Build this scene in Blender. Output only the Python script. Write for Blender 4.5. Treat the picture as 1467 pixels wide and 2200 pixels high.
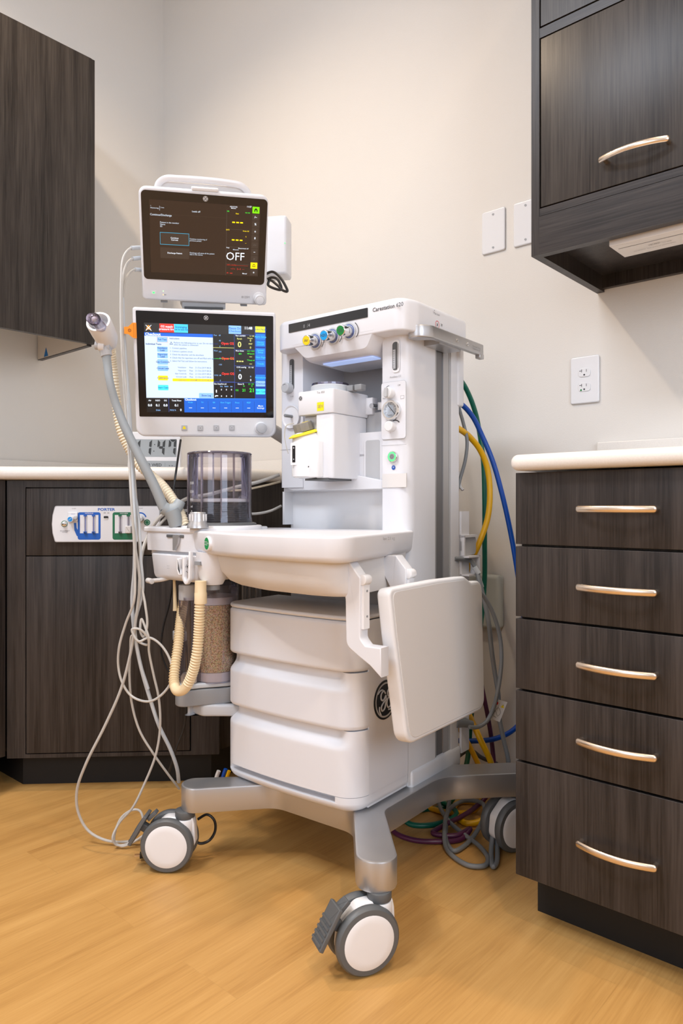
import bpy, math, random
from mathutils import Matrix, Vector
random.seed(7)
sc = bpy.context.scene
for o in list(bpy.data.objects):
    bpy.data.objects.remove(o)
PI = math.pi
# ------------------------------------------------------------------ camera
F, CX, HZ, EYE = 1539.0, 733.5, 1090.0, 0.81
cam = bpy.data.cameras.new('camera'); camo = bpy.data.objects.new('camera', cam)
sc.collection.objects.link(camo)
camo.location = (0, 0, EYE); camo.rotation_euler = (PI/2, 0, 0)
cam.sensor_fit = 'VERTICAL'; cam.sensor_height = 36; cam.lens = 36*F/2200
cam.shift_y = -10/2200; cam.clip_start = .02
sc.camera = camo
sc.view_settings.view_transform = 'Standard'; sc.view_settings.look = 'None'
sc.view_settings.gamma = 1; sc.view_settings.use_curve_mapping = False
sc.view_settings.exposure = 0.06
# ------------------------------------------------------------------ world + lights
world = bpy.data.worlds.new('world'); sc.world = world; world.use_nodes = True
world.node_tree.nodes['Background'].inputs[0].default_value = (.75, .78, .85, 1)
world.node_tree.nodes['Background'].inputs[1].default_value = .2
WARM = (1, .79, .57); COOL = (.74, .85, 1.0)
CEIL = 3.12
def spot(name, x, y, power, col=WARM, size=112, rad=.05, blend=.6):
    l = bpy.data.lights.new(name, 'SPOT'); l.energy = power; l.color = col
    l.spot_size = math.radians(size); l.spot_blend = blend; l.shadow_soft_size = rad
    o = bpy.data.objects.new(name, l); sc.collection.objects.link(o); o.location = (x, y, CEIL-.03)
    return o
def area(name, loc, rot, sx, sy, power, col):
    l = bpy.data.lights.new(name, 'AREA'); l.energy = power; l.color = col
    l.shape = 'RECTANGLE'; l.size = sx; l.size_y = sy
    o = bpy.data.objects.new(name, l); sc.collection.objects.link(o); o.location = loc; o.rotation_euler = rot
    return o
LAMPS = [(.70, .95, 43), (-1.05, 1.68, 80), (.45, -.3, 62), (-1.35, .1, 62), (1.7, -.5, 34)]
for i, (x, y, p) in enumerate(LAMPS):
    spot('downlight_lamp', x, y, p, size=140 if i == 1 else 112)
PANEL = (-1.35, .45)
area('ceiling_panel_lamp', (*PANEL, CEIL-.03), (0, 0, math.radians(-41.6)), 1.15, .58, 38, COOL)
area('cool_fill', (-1.7, -1.9, 1.9), (math.radians(80), 0, math.radians(-40)), 1.6, 1.5, 26, COOL)  # soft cool fill added behind the camera on the left; no window is modelled
area('cool_fill', (1.3, -1.7, 1.9), (math.radians(80), 0, math.radians(20)), 1.6, 1.3, 44, COOL)  # second added fill, brightens the cart's right side and tray

# ------------------------------------------------------------------ frames
UV = Vector((-.748, .664, 0)).normalized(); VV = Vector((.664, .748, 0)).normalized()
AR = math.radians(-41.6); AL = math.radians(48.4); AM = math.radians(-38)
def W(px, py, D): return Vector(((px-CX)/F*D, D, EYE+(HZ-py)/F*D))
def Z(px, py, z): return W(px, py, (z-EYE)*F/(HZ-py))
MO = Vector((.0295, 1.44, 0)); MM = Matrix.Translation(MO) @ Matrix.Rotation(AM, 4, 'Z'); MI = MM.inverted()
def ML(px, py, D): return MI @ W(px, py, D)
RO = Vector((.333, 1.37, 0)); RM = Matrix.Translation(RO) @ Matrix.Rotation(AR, 4, 'Z'); RI = RM.inverted()

# ------------------------------------------------------------------ materials
MATS = {}
def mat(name, col, rough=.5, metal=0, emit=None, es=0, spec=.5, coat=0, bump=0, bscale=200, var=0):
    m = bpy.data.materials.new(name); m.use_nodes = True; nt = m.node_tree; b = nt.nodes['Principled BSDF']
    c = (*col, 1) if len(col) == 3 else col
    b.inputs['Base Color'].default_value = c; b.inputs['Roughness'].default_value = rough
    b.inputs['Metallic'].default_value = metal; b.inputs['Specular IOR Level'].default_value = spec
    b.inputs['Coat Weight'].default_value = coat
    if emit: b.inputs['Emission Color'].default_value = (*emit, 1); b.inputs['Emission Strength'].default_value = es
    if bump or var:
        tc = nt.nodes.new('ShaderNodeTexCoord'); n = nt.nodes.new('ShaderNodeTexNoise'); n.inputs['Scale'].default_value = bscale
        nt.links.new(tc.outputs['Object'], n.inputs['Vector'])
        if bump:
            bp = nt.nodes.new('ShaderNodeBump'); bp.inputs['Strength'].default_value = bump; bp.inputs['Distance'].default_value = .002
            nt.links.new(n.outputs['Fac'], bp.inputs['Height']); nt.links.new(bp.outputs['Normal'], b.inputs['Normal'])
        if var:
            r = nt.nodes.new('ShaderNodeValToRGB')
            r.color_ramp.elements[0].position = .3; r.color_ramp.elements[1].position = .7
            r.color_ramp.elements[0].color = tuple(k*(1-var) for k in col)+(1,); r.color_ramp.elements[1].color = tuple(min(1, k*(1+var)) for k in col)+(1,)
            nt.links.new(n.outputs['Fac'], r.inputs[0]); nt.links.new(r.outputs[0], b.inputs['Base Color'])
    MATS[name] = m; return m
def s2l(r, g, b): return tuple(((c/255+.055)/1.055)**2.4 if c > 10 else c/255/12.92 for c in (r, g, b))
def em(name, rgb, es=1.0):
    c = s2l(*rgb); return mat(name, tuple(k*.3 for k in c), .35, emit=c, es=es)
mat('white', (.735, .742, .78), .38, bump=.03, bscale=900)
mat('white_soft', (.74, .74, .755), .5, bump=.05, bscale=700)
mat('white_gloss', (.80, .80, .82), .2)
mat('offwhite', (.70, .68, .67), .45, bump=.05, bscale=700)
mat('lgrey', (.47, .48, .50), .42)
mat('mgrey', (.26, .27, .285), .45)
mat('dgrey', (.10, .105, .11), .5)
mat('rubber', (.105, .112, .118), .45)
mat('black', (.012, .012, .013), .35)
mat('blackgloss', (.008, .009, .012), .08, spec=.6)
mat('silver', (.50, .50, .51), .34, metal=.75, bump=.03, bscale=1500)
mat('alu', (.50, .50, .51), .36, metal=.85)
mat('channel', (.22, .22, .23), .4, metal=.7)
mat('nickel', (.80, .68, .56), .28, metal=1)
mat('chrome', (.75, .75, .75), .12, metal=1)
mat('hose_grey', (.32, .36, .39), .5)
mat('cable', (.50, .485, .46), .45)
mat('cable_blue', (.52, .56, .60), .4)
mat('cable_grey', (.20, .215, .23), .4)
mat('cream', (.78, .63, .40), .5)
mat('cream_light', (.82, .74, .58), .5)
mat('green', (.0, .13, .085), .35)
mat('blue', (.0, .07, .42), .35)
mat('yellow', (.78, .42, .0), .4)
mat('purple', (.09, .015, .06), .35)
mat('orange', (.95, .30, .01), .5)
mat('orange_d', (.25, .06, .0), .5)
mat('sev', (.95, .76, .0), .5)
mat('ydial', (.93, .75, .03), .45)
mat('dial', (.24, .225, .20), .5)
mat('ink', (.06, .06, .07), .6)
mat('inkgrey', (.30, .30, .31), .6)
mat('melamine', (.62, .53, .43), .5)
mat('tape', (.0, .13, .38), .6)
mat('portblue', (.0, .10, .48), .4)
mat('portgreen', (.0, .14, .06), .4)
mat('portwhite', (.72, .73, .76), .4)
mat('knobblue', (.0, .25, .70), .35)
mat('gasblue', (.0, .36, .85), .35); mat('gasgreen', (.0, .22, .04), .35); mat('gasyellow', (.92, .66, .0), .35)
mat('o2green', (.0, .30, .07), .35)
mat('red', (.75, .02, .02), .4)
mat('lcd', (.30, .33, .35), .25)
mat('lcdink', (.025, .028, .03), .4)
mat('lavender', (.13, .10, .30), .5)
mat('sanwhite', (.60, .62, .57), .4)
mat('gap', (.004, .004, .004), .9)
mat('toe', (.006, .005, .0045), .7)
mat('glow', (.5, .6, .9), .4, emit=(.45, .60, 1), es=.55)
mat('led_green', (.05, .5, .1), .4, emit=(.08, .9, .2), es=1.5)
mat('led_pale', (.6, .8, .6), .4, emit=(.5, 1, .5), es=.8)
mat('led_amber', (.8, .6, .3), .4, emit=(1, .7, .3), es=.7)
mat('lamp_disc', (1, .9, .8), .5, emit=(1, .78, .52), es=9)
mat('lamp_panel', (1, 1, 1), .5, emit=(.8, .87, 1), es=7)
mat('counter', (.78, .745, .70), .28, var=.03, bscale=400)
mat('ceilmat', (.72, .71, .69), .9, bump=.2, bscale=60)
mat('gauge', (.60, .68, .78), .4)

def wallmat():
    m = mat('wallpaint', (.76, .725, .68), .75, spec=.25, bump=.12, bscale=330)
wallmat()
def wood(name, axis, dark=(.015, .0118, .0108), light=(.050, .041, .037), rough=.36, seed=0.):
    m = bpy.data.materials.new(name); m.use_nodes = True; nt = m.node_tree; N = nt.nodes.new; b = nt.nodes['Principled BSDF']
    tc = N('ShaderNodeTexCoord'); mp = N('ShaderNodeMapping')
    sc3 = [26, 26, 26]; sc3['xyz'.index(axis)] = .9
    mp.inputs['Scale'].default_value = sc3; mp.inputs['Location'].default_value = (seed, seed*2, seed)
    nt.links.new(tc.outputs['Object'], mp.inputs['Vector'])
    n1 = N('ShaderNodeTexNoise'); n1.inputs['Scale'].default_value = 1.1; n1.inputs['Detail'].default_value = 9; n1.inputs['Roughness'].default_value = .62; n1.inputs['Distortion'].default_value = .35
    nt.links.new(mp.outputs[0], n1.inputs['Vector'])
    mp2 = N('ShaderNodeMapping'); s2 = [170, 170, 170]; s2['xyz'.index(axis)] = 5
    mp2.inputs['Scale'].default_value = s2; nt.links.new(tc.outputs['Object'], mp2.inputs['Vector'])
    n2 = N('ShaderNodeTexNoise'); n2.inputs['Scale'].default_value = 1.6; n2.inputs['Detail'].default_value = 4
    nt.links.new(mp2.outputs[0], n2.inputs['Vector'])
    mx = N('ShaderNodeMath'); mx.operation = 'MULTIPLY_ADD'; mx.inputs[1].default_value = .40
    nt.links.new(n2.outputs['Fac'], mx.inputs[0]); 
    m3 = N('ShaderNodeMath'); m3.operation = 'MULTIPLY'; m3.inputs[1].default_value = .60
    nt.links.new(n1.outputs['Fac'], m3.inputs[0]); nt.links.new(m3.outputs[0], mx.inputs[2])
    r = N('ShaderNodeValToRGB'); e = r.color_ramp.elements
    e[0].position = .39; e[0].color = (*dark, 1); e[1].position = .62; e[1].color = (*light, 1)
    nt.links.new(mx.outputs[0], r.inputs[0]); nt.links.new(r.outputs[0], b.inputs['Base Color'])
    b.inputs['Roughness'].default_value = rough; b.inputs['Specular IOR Level'].default_value = .3
    bp = N('ShaderNodeBump'); bp.inputs['Strength'].default_value = .12; bp.inputs['Distance'].default_value = .001
    nt.links.new(n2.outputs['Fac'], bp.inputs['Height']); nt.links.new(bp.outputs[0], b.inputs['Normal'])
    MATS[name] = m
wood('wood', 'z'); wood('woodh', 'x', seed=3.1); wood('wood2', 'z', seed=7.7, dark=(.018, .0145, .0125), light=(.060, .050, .043))
def floormat():
    m = bpy.data.materials.new('floor_planks'); m.use_nodes = True; nt = m.node_tree; N = nt.nodes.new; b = nt.nodes['Principled BSDF']; K = nt.links.new
    tc = N('ShaderNodeTexCoord'); rot = N('ShaderNodeMapping'); rot.inputs['Rotation'].default_value = (0, 0, -AL)
    K(tc.outputs['Object'], rot.inputs['Vector'])
    br = N('ShaderNodeTexBrick'); br.inputs['Scale'].default_value = 1; br.inputs['Brick Width'].default_value = 1.22; br.inputs['Row Height'].default_value = .152
    br.inputs['Mortar Size'].default_value = .0007; br.inputs['Color1'].default_value = (.42, .42, .42, 1); br.inputs['Color2'].default_value = (.60, .60, .60, 1); br.inputs['Mortar'].default_value = (.12, .12, .12, 1)
    br.offset = .37
    K(rot.outputs[0], br.inputs['Vector'])
    # grain: offset per plank
    mp = N('ShaderNodeMapping'); mp.inputs['Scale'].default_value = (1.3, 17, 17); K(rot.outputs[0], mp.inputs['Vector'])
    add = N('ShaderNodeVectorMath'); add.operation = 'MULTIPLY_ADD'; add.inputs[1].default_value = (31, 31, 31)
    K(br.outputs['Color'], add.inputs[0]); K(mp.outputs[0], add.inputs[2])
    n1 = N('ShaderNodeTexNoise'); n1.inputs['Scale'].default_value = 1.0; n1.inputs['Detail'].default_value = 8; n1.inputs['Roughness'].default_value = .6; n1.inputs['Distortion'].default_value = .9
    K(add.outputs[0], n1.inputs['Vector'])
    mp2 = N('ShaderNodeMapping'); mp2.inputs['Scale'].default_value = (9, 230, 230); K(rot.outputs[0], mp2.inputs['Vector'])
    n2 = N('ShaderNodeTexNoise'); n2.inputs['Scale'].default_value = 1; n2.inputs['Detail'].default_value = 3; K(mp2.outputs[0], n2.inputs['Vector'])
    r = N('ShaderNodeValToRGB'); e = r.color_ramp.elements
    e[0].position = .28; e[0].color = (.40, .20, .055, 1); e[1].position = .70; e[1].color = (.62, .355, .12, 1)
    mid = r.color_ramp.elements.new(.48); mid.color = (.53, .288, .088, 1)
    mm = N('ShaderNodeMath'); mm.operation = 'MULTIPLY_ADD'; mm.inputs[1].default_value = .32; K(n2.outputs['Fac'], mm.inputs[0])
    m3 = N('ShaderNodeMath'); m3.operation = 'MULTIPLY'; m3.inputs[1].default_value = .68; K(n1.outputs['Fac'], m3.inputs[0]); K(m3.outputs[0], mm.inputs[2])
    K(mm.outputs[0], r.inputs[0])
    mx = N('ShaderNodeMix'); mx.data_type = 'RGBA'; mx.blend_type = 'MULTIPLY'; mx.inputs[0].default_value = .22
    K(r.outputs[0], mx.inputs[6])
    br2 = N('ShaderNodeMix'); br2.data_type = 'RGBA'; br2.blend_type = 'ADD'; br2.inputs[0].default_value = 1; br2.inputs[7].default_value = (.45, .45, .45, 1)
    K(br.outputs['Color'], br2.inputs[6]); K(br2.outputs[2], mx.inputs[7])
    K(mx.outputs[2], b.inputs['Base Color']); b.inputs['Roughness'].default_value = .42; b.inputs['Specular IOR Level'].default_value = .4
    MATS['floor_planks'] = m
floormat()
def thinglass(name, tint, refl=.10, rough=.03, dens=0.0):
    m = bpy.data.materials.new(name); m.use_nodes = True; nt = m.node_tree; N = nt.nodes.new; K = nt.links.new
    nt.nodes.remove(nt.nodes['Principled BSDF']); out = nt.nodes['Material Output']
    t = N('ShaderNodeBsdfTransparent'); t.inputs[0].default_value = (*tint, 1)
    g = N('ShaderNodeBsdfGlossy'); g.inputs['Roughness'].default_value = rough; g.inputs[0].default_value = (.9, .9, 1, 1)
    f = N('ShaderNodeFresnel'); f.inputs[0].default_value = 1.45
    mm = N('ShaderNodeMath'); mm.operation = 'ADD'; mm.inputs[1].default_value = refl-.04; K(f.outputs[0], mm.inputs[0])
    x = N('ShaderNodeMixShader'); K(mm.outputs[0], x.inputs[0]); K(t.outputs[0], x.inputs[1]); K(g.outputs[0], x.inputs[2])
    if dens:
        d = N('ShaderNodeBsdfDiffuse'); d.inputs[0].default_value = (.55, .51, .56, 1)
        y = N('ShaderNodeMixShader'); y.inputs[0].default_value = dens; K(x.outputs[0], y.inputs[1]); K(d.outputs[0], y.inputs[2]); x = y
    K(x.outputs[0], out.inputs[0]); MATS[name] = m
thinglass('dome', (.94, .915, .925), .05, .06, .025)
thinglass('domerib', (.66, .61, .65), .12, .05, .12)
thinglass('clear', (.90, .87, .92), .08, .04, .03)
def granmat():
    m = mat('granules', (.5, .3, .15), .9); nt = m.node_tree; N = nt.nodes.new; K = nt.links.new; b = nt.nodes['Principled BSDF']
    tc = N('ShaderNodeTexCoord'); v = N('ShaderNodeTexVoronoi'); v.inputs['Scale'].default_value = 330; K(tc.outputs['Object'], v.inputs['Vector'])
    r = N('ShaderNodeValToRGB'); e = r.color_ramp.elements; e[0].color = (1, .80, .48, 1); e[0].position = .2; e[1].color = (.42, .25, .11, 1); e[1].position = .8
    K(v.outputs['Distance'], r.inputs[0])
    mx = N('ShaderNodeMix'); mx.data_type = 'RGBA'; mx.blend_type = 'MULTIPLY'; mx.inputs[0].default_value = .25
    K(r.outputs[0], mx.inputs[6]); K(v.outputs['Color'], mx.inputs[7]); K(mx.outputs[2], b.inputs['Base Color'])
    bp = N('ShaderNodeBump'); bp.inputs['Strength'].default_value = .8; bp.inputs['Distance'].default_value = .002; bp.invert = True
    K(v.outputs['Distance'], bp.inputs['Height']); K(bp.outputs[0], b.inputs['Normal'])
granmat()
em('s_dark', (42, 40, 39)); em('s_brown', (52, 38, 30), .8); em('s_panelbrown', (66, 54, 46), .8); em('s_black', (20, 18, 20), .6)
em('s_white', (235, 244, 255), 1.05); em('s_paper', (218, 238, 255), .88); em('s_blue', (30, 100, 215), 1.05); em('s_nav', (20, 62, 160), 1)
em('s_blue2', (18, 96, 205), 1.05); em('s_btn', (140, 190, 250), 1.05); em('s_btnside', (36, 125, 225), 1.05); em('s_red', (245, 55, 45), 1.1)
em('s_cyan', (70, 200, 245), 1.1); em('s_cyan2', (70, 225, 250), 1.1); em('s_yellow', (255, 225, 0), 1.1); em('s_lime', (238, 240, 60), 1.1)
em('s_green', (60, 230, 60), 1.1); em('s_hgreen', (125, 235, 0), 1.1); em('s_ink', (20, 60, 150), .7); em('s_inkd', (20, 50, 130)); em('s_txt', (205, 220, 235), 1.1)
em('s_pale', (225, 225, 130), 1.1); em('s_dimred', (170, 40, 25)); em('s_bluel', (60, 90, 190)); em('s_cyanline', (60, 165, 200)); em('s_orange', (250, 150, 40))
em('s_bg', (34, 34, 35), .8); em('s_grey', (92, 84, 78), .8)

# ------------------------------------------------------------------ mesh builder
def rpoly(pts, r, n=5):
    out = []; L = len(pts)
    rs = r if isinstance(r, (list, tuple)) else [r]*L
    for i in range(L):
        p0, p1, p2 = Vector(pts[i-1][:2]), Vector(pts[i][:2]), Vector(pts[(i+1) % L][:2]); rr = rs[i]
        if rr <= 1e-6: out.append(tuple(p1)); continue
        d0 = (p0-p1); d2 = (p2-p1); l0, l2 = d0.length, d2.length; d0.normalize(); d2.normalize()
        ang = d0.angle(d2); t = min(rr/math.tan(ang/2), l0*.499, l2*.499); rr = t*math.tan(ang/2)
        c = p1+(d0+d2).normalized()*(rr/math.sin(ang/2)); a = p1+d0*t; b = p1+d2*t
        a0 = math.atan2(a.y-c.y, a.x-c.x); a1 = math.atan2(b.y-c.y, b.x-c.x); da = (a1-a0+PI) % (2*PI)-PI
        for k in range(n+1):
            th = a0+da*k/n; out.append((c.x+rr*math.cos(th), c.y+rr*math.sin(th)))
    return out
def rrect(x0, y0, x1, y1, r=0, n=5): return rpoly([(x0, y0), (x1, y0), (x1, y1), (x0, y1)], r, n)
def circ(cx, cy, r, n=28, ry=None): return [(cx+r*math.cos(2*PI*i/n), cy+(ry or r)*math.sin(2*PI*i/n)) for i in range(n)]
def smooth(pts, sub=6, closed=False):
    P = [Vector(p) for p in pts]; n = len(P); out = []
    segs = n if closed else n-1
    for i in range(segs):
        p1, p2 = P[i], P[(i+1) % n]
        p0 = P[i-1] if (closed or i > 0) else p1*2-p2
        p3 = P[(i+2) % n] if (closed or i+2 < n) else p2*2-p1
        t0 = 0.; a = .5
        t1 = t0+max((p1-p0).length, 1e-6)**a; t2 = t1+max((p2-p1).length, 1e-6)**a; t3 = t2+max((p3-p2).length, 1e-6)**a
        for k in range(sub):
            t = t1+(t2-t1)*k/sub
            A1 = p0*((t1-t)/(t1-t0))+p1*((t-t0)/(t1-t0)); A2 = p1*((t2-t)/(t2-t1))+p2*((t-t1)/(t2-t1)); A3 = p2*((t3-t)/(t3-t2))+p3*((t-t2)/(t3-t2))
            B1 = A1*((t2-t)/(t2-t0))+A2*((t-t0)/(t2-t0)); B2 = A2*((t3-t)/(t3-t1))+A3*((t-t1)/(t3-t1))
            out.append(B1*((t2-t)/(t2-t1))+B2*((t-t1)/(t2-t1)))
    if not closed: out.append(P[-1])
    return out
def TF(b): return Matrix(((1, 0, 0, 0), (0, 0, -1, b), (0, 1, 0, 0), (0, 0, 0, 1)))      # x,y drawn on a plane facing -y
def TS(a): return Matrix(((0, 0, 1, a), (1, 0, 0, 0), (0, 1, 0, 0), (0, 0, 0, 1)))       # x,y drawn on a plane facing +x
def TSN(a): return Matrix(((0, 0, -1, a), (-1, 0, 0, 0), (0, 1, 0, 0), (0, 0, 0, 1)))    # plane facing -x (x axis -> -y)
I4 = Matrix.Identity(4)
def Tat(x, y, z, rz=0, rx=0, ry=0): return Matrix.Translation((x, y, z)) @ Matrix.Rotation(rz, 4, 'Z') @ Matrix.Rotation(ry, 4, 'Y') @ Matrix.Rotation(rx, 4, 'X')
_txt = {}
class MB:
    def __init__(s, m='white', T=I4): s.v = []; s.f = []; s.m = []; s.cur = m; s.T = T; s.mats = []
    def _add(s, vs, fs, m=None, T=None):
        T = s.T if T is None else T; o = len(s.v); s.v += [T @ Vector(p) for p in vs]; m = m or s.cur
        if m not in s.mats: s.mats.append(m)
        k = s.mats.index(m)
        for f in fs: s.f.append([i+o for i in f]); s.m.append(k)
        return s
    def box(s, x0, x1, y0, y1, z0, z1, m=None, T=None, bev=0):
        if bev: return s.prism(rrect(x0, y0, x1, y1, bev, 3), z0, z1, m, T, bev)
        vs = [(x, y, z) for x in (x0, x1) for y in (y0, y1) for z in (z0, z1)]
        return s._add(vs, [(0, 1, 3, 2), (4, 6, 7, 5), (0, 4, 5, 1), (2, 3, 7, 6), (0, 2, 6, 4), (1, 5, 7, 3)], m, T)
    def prism(s, poly, z0, z1, m=None, T=None, bev=0, bb=None, k=3, taper=0, caps=True):
        P = [Vector(p[:2]) for p in poly]; n = len(P)
        A = sum(P[i-1].x*P[i].y-P[i].x*P[i-1].y for i in range(n))
        if A < 0: P.reverse()
        # drop duplicates
        Q = []
        for p in P:
            if not Q or (p-Q[-1]).length > 1e-6: Q.append(p)
        if (Q[0]-Q[-1]).length < 1e-6: Q.pop()
        P = Q; n = len(P); nor = []
        for i in range(n):
            e1 = (P[i]-P[i-1]).normalized(); e2 = (P[(i+1) % n]-P[i]).normalized()
            n1 = Vector((e1.y, -e1.x)); n2 = Vector((e2.y, -e2.x)); b = n1+n2
            b = b.normalized() if b.length > 1e-6 else n1; c = max(.45, b.dot(n1)); nor.append(b/c)
        if bb is None: bb = bev
        rings = []
        if bb:
            for j in range(k+1):
                ph = PI/2*j/k; rings.append((bb*(1-math.sin(ph)), z0+bb*(1-math.cos(ph))))
        else: rings.append((0, z0))
        if bev:
            for j in range(k+1):
                ph = PI/2*j/k; rings.append((bev*(1-math.cos(ph)), z1-bev*(1-math.sin(ph))))
        else: rings.append((0, z1))
        if bb: rings.insert(0, (rings[0][0]+min(.0006, bb*.4), z0))
        if bev: rings.append((rings[-1][0]+min(.0006, bev*.4), z1))
        vs = []; fs = []
        for d, z in rings:
            dd = d+taper*(z1-z)
            for i in range(n): q = P[i]-nor[i]*dd; vs.append((q.x, q.y, z))
        R = len(rings)
        for j in range(R-1):
            for i in range(n):
                a = j*n+i; b2 = j*n+(i+1) % n; fs.append((a, b2, b2+n, a+n))
        if caps: fs.append(tuple(range(n-1, -1, -1))); fs.append(tuple((R-1)*n+i for i in range(n)))
        return s._add(vs, fs, m, T)
    def flat(s, poly, z=0, m=None, T=None):
        P = list(poly); A = sum(P[i-1][0]*P[i][1]-P[i][0]*P[i-1][1] for i in range(len(P)))
        if A < 0: P.reverse()
        return s._add([(p[0], p[1], z) for p in P], [tuple(range(len(P)))], m, T)
    def rect(s, x0, y0, x1, y1, z=0, m=None, T=None, r=0):
        return s.flat(rrect(min(x0, x1), min(y0, y1), max(x0, x1), max(y0, y1), r, 3) if r else [(x0, y0), (x1, y0), (x1, y1), (x0, y1)], z, m, T)
    def ring(s, cx, cy, r0, r1, z=0, m=None, T=None, n=32, a0=0, a1=2*PI):
        vs = []; fs = []
        for i in range(n+1):
            a = a0+(a1-a0)*i/n
            vs += [(cx+r0*math.cos(a), cy+r0*math.sin(a), z), (cx+r1*math.cos(a), cy+r1*math.sin(a), z)]
        for i in range(n): fs.append((2*i, 2*i+1, 2*i+3, 2*i+2))
        return s._add(vs, fs, m, T)
    def lathe(s, prof, m=None, T=None, n=28, c=(0, 0)):
        vs = []; fs = []; R = len(prof)
        for r, z in prof:
            for i in range(n):
                a = 2*PI*i/n; vs.append((c[0]+r*math.cos(a), c[1]+r*math.sin(a), z))
        for j in range(R-1):
            for i in range(n):
                a = j*n+i; b = j*n+(i+1) % n; fs.append((a, b, b+n, a+n))
        if prof[0][0] > 1e-5: fs.append(tuple(range(n-1, -1, -1)))
        if prof[-1][0] > 1e-5: fs.append(tuple((R-1)*n+i for i in range(n)))
        return s._add(vs, fs, m, T)
    def cyl(s, cx, cy, r, z0, z1, m=None, T=None, n=28, b=0):
        if b: return s.lathe([(r-b, z0), (r-b*.3, z0+b*.3), (r, z0+b), (r, z1-b), (r-b*.3, z1-b*.3), (r-b, z1)], m, T, n, (cx, cy))
        return s.lathe([(r, z0), (r, z1)], m, T, n, (cx, cy))
    def tube(s, pts, r, n=10, m=None, T=None, sub=6, closed=False, ell=None, caps=True):
        P = smooth(pts, sub, closed) if sub else [Vector(p) for p in pts]
        N = len(P); vs = []; fs = []; up = None
        for i in range(N):
            d = (P[(i+1) % N]-P[i-1]) if closed else (P[min(i+1, N-1)]-P[max(i-1, 0)])
            d.normalize()
            if up is None:
                up = Vector((0, 0, 1)) if abs(d.z) < .9 else Vector((0, 1, 0))
                up = (up-d*up.dot(d)).normalized()
            else: up = (up-d*up.dot(d)).normalized()
            sd = d.cross(up); rr = r(i/(N-1), i) if callable(r) else r
            e = ell or (1, 1)
            for j in range(n):
                a = 2*PI*j/n; vs.append(P[i]+up*(rr*e[0]*math.cos(a))+sd*(rr*e[1]*math.sin(a)))
        M = N if closed else N-1
        for i in range(M):
            for j in range(n):
                a = i*n+j; b = i*n+(j+1) % n; c = ((i+1) % N)*n; fs.append((a, b, c+(j+1) % n, c+j))
        if caps and not closed: fs.append(tuple(range(n-1, -1, -1))); fs.append(tuple((N-1)*n+j for j in range(n)))
        return s._add(vs, fs, m, T)
    def sphere(s, c, r, m=None, T=None, n=14):
        pr = [(max(1e-6, r*math.sin(PI*i/n)), c[2]-r*math.cos(PI*i/n)) for i in range(n+1)]
        return s.lathe(pr, m, T, 2*n, (c[0], c[1]))
    def text(s, st, x, y, size, z=0, m=None, T=None, al='CENTER', bold=0., sx=1.):
        key = (st, al, bold)
        if key not in _txt:
            cu = bpy.data.curves.new('t', 'FONT'); cu.body = st; cu.size = 1; cu.align_x = al; cu.align_y = 'CENTER'; cu.offset = bold; cu.resolution_u = 2; cu.space_line = .9
            ob = bpy.data.objects.new('t', cu); me = ob.to_mesh()
            _txt[key] = ([tuple(v.co) for v in me.vertices], [tuple(p.vertices) for p in me.polygons])
            ob.to_mesh_clear(); bpy.data.objects.remove(ob); bpy.data.curves.remove(cu)
        vs, fs = _txt[key]
        return s._add([(x+v[0]*size*sx, y+v[1]*size, z) for v in vs], fs, m, T)
    def make(s, name, parent=None, ang=38):
        me = bpy.data.meshes.new(name); me.from_pydata([tuple(v) for v in s.v], [], s.f)
        for k in s.mats: me.materials.append(MATS[k])
        me.polygons.foreach_set('material_index', s.m); me.polygons.foreach_set('use_smooth', [True]*len(s.f))
        me.update(); me.validate()
        me.set_sharp_from_angle(angle=math.radians(ang))
        o = bpy.data.objects.new(name, me); sc.collection.objects.link(o)
        if parent: o.parent = parent
        return o
def tag(o, label, cat, group=None):
    o['label'] = label; o['category'] = cat
    if group: o['group'] = group
    return o
def struct(o): o['kind'] = 'structure'; return o
def thing(name, label, cat, M=I4, group=None):
    o = bpy.data.objects.new(name, None); sc.collection.objects.link(o); o.empty_display_size = .05
    o.matrix_world = M; return tag(o, label, cat, group)
def part(name, mb, parent, label=None, ang=38):
    o = mb.make(name, parent, ang)
    if label: o['label'] = label
    return o
def rm(a, loc=(0, 0, 0)): return Matrix.Translation(loc) @ Matrix.Rotation(a, 4, 'Z')

# ------------------------------------------------------------------ room shell
WD = 1.835                        # right wall: x . VV = WD ; left wall: x . UV = WL
WL = 2.68
def uv(u, v, z=0): return UV*u+VV*v+Vector((0, 0, z))
def shellbox(name, u0, u1, v0, v1, z0, z1, m):
    mb = MB(m); T = Matrix(((UV.x, VV.x, 0, 0), (UV.y, VV.y, 0, 0), (0, 0, 1, 0), (0, 0, 0, 1)))
    vs = [T @ Vector((u, v, z)) for u in (u0, u1) for v in (v0, v1) for z in (z0, z1)]
    mb._add(vs, [(0, 1, 3, 2), (4, 6, 7, 5), (0, 4, 5, 1), (2, 3, 7, 6), (0, 2, 6, 4), (1, 5, 7, 3)], m, I4)
    return struct(mb.make(name))
U0, V0 = -3.0, -2.8
shellbox('floor', U0-.1, WL+.1, V0-.1, WD+.1, -.1, 0, 'floor_planks')
shellbox('ceiling', U0-.1, WL+.1, V0-.1, WD+.1, CEIL, CEIL+.1, 'ceilmat')
shellbox('wall_right', U0-.1, WL+.1, WD, WD+.1, 0, CEIL, 'wallpaint')
shellbox('wall_left', WL, WL+.1, V0-.1, WD, 0, CEIL, 'wallpaint')
shellbox('wall_back', U0-.1, WL, V0-.1, V0, 0, CEIL, 'wallpaint')
shellbox('wall_near', U0-.1, U0, V0, WD, 0, CEIL, 'wallpaint')

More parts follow.
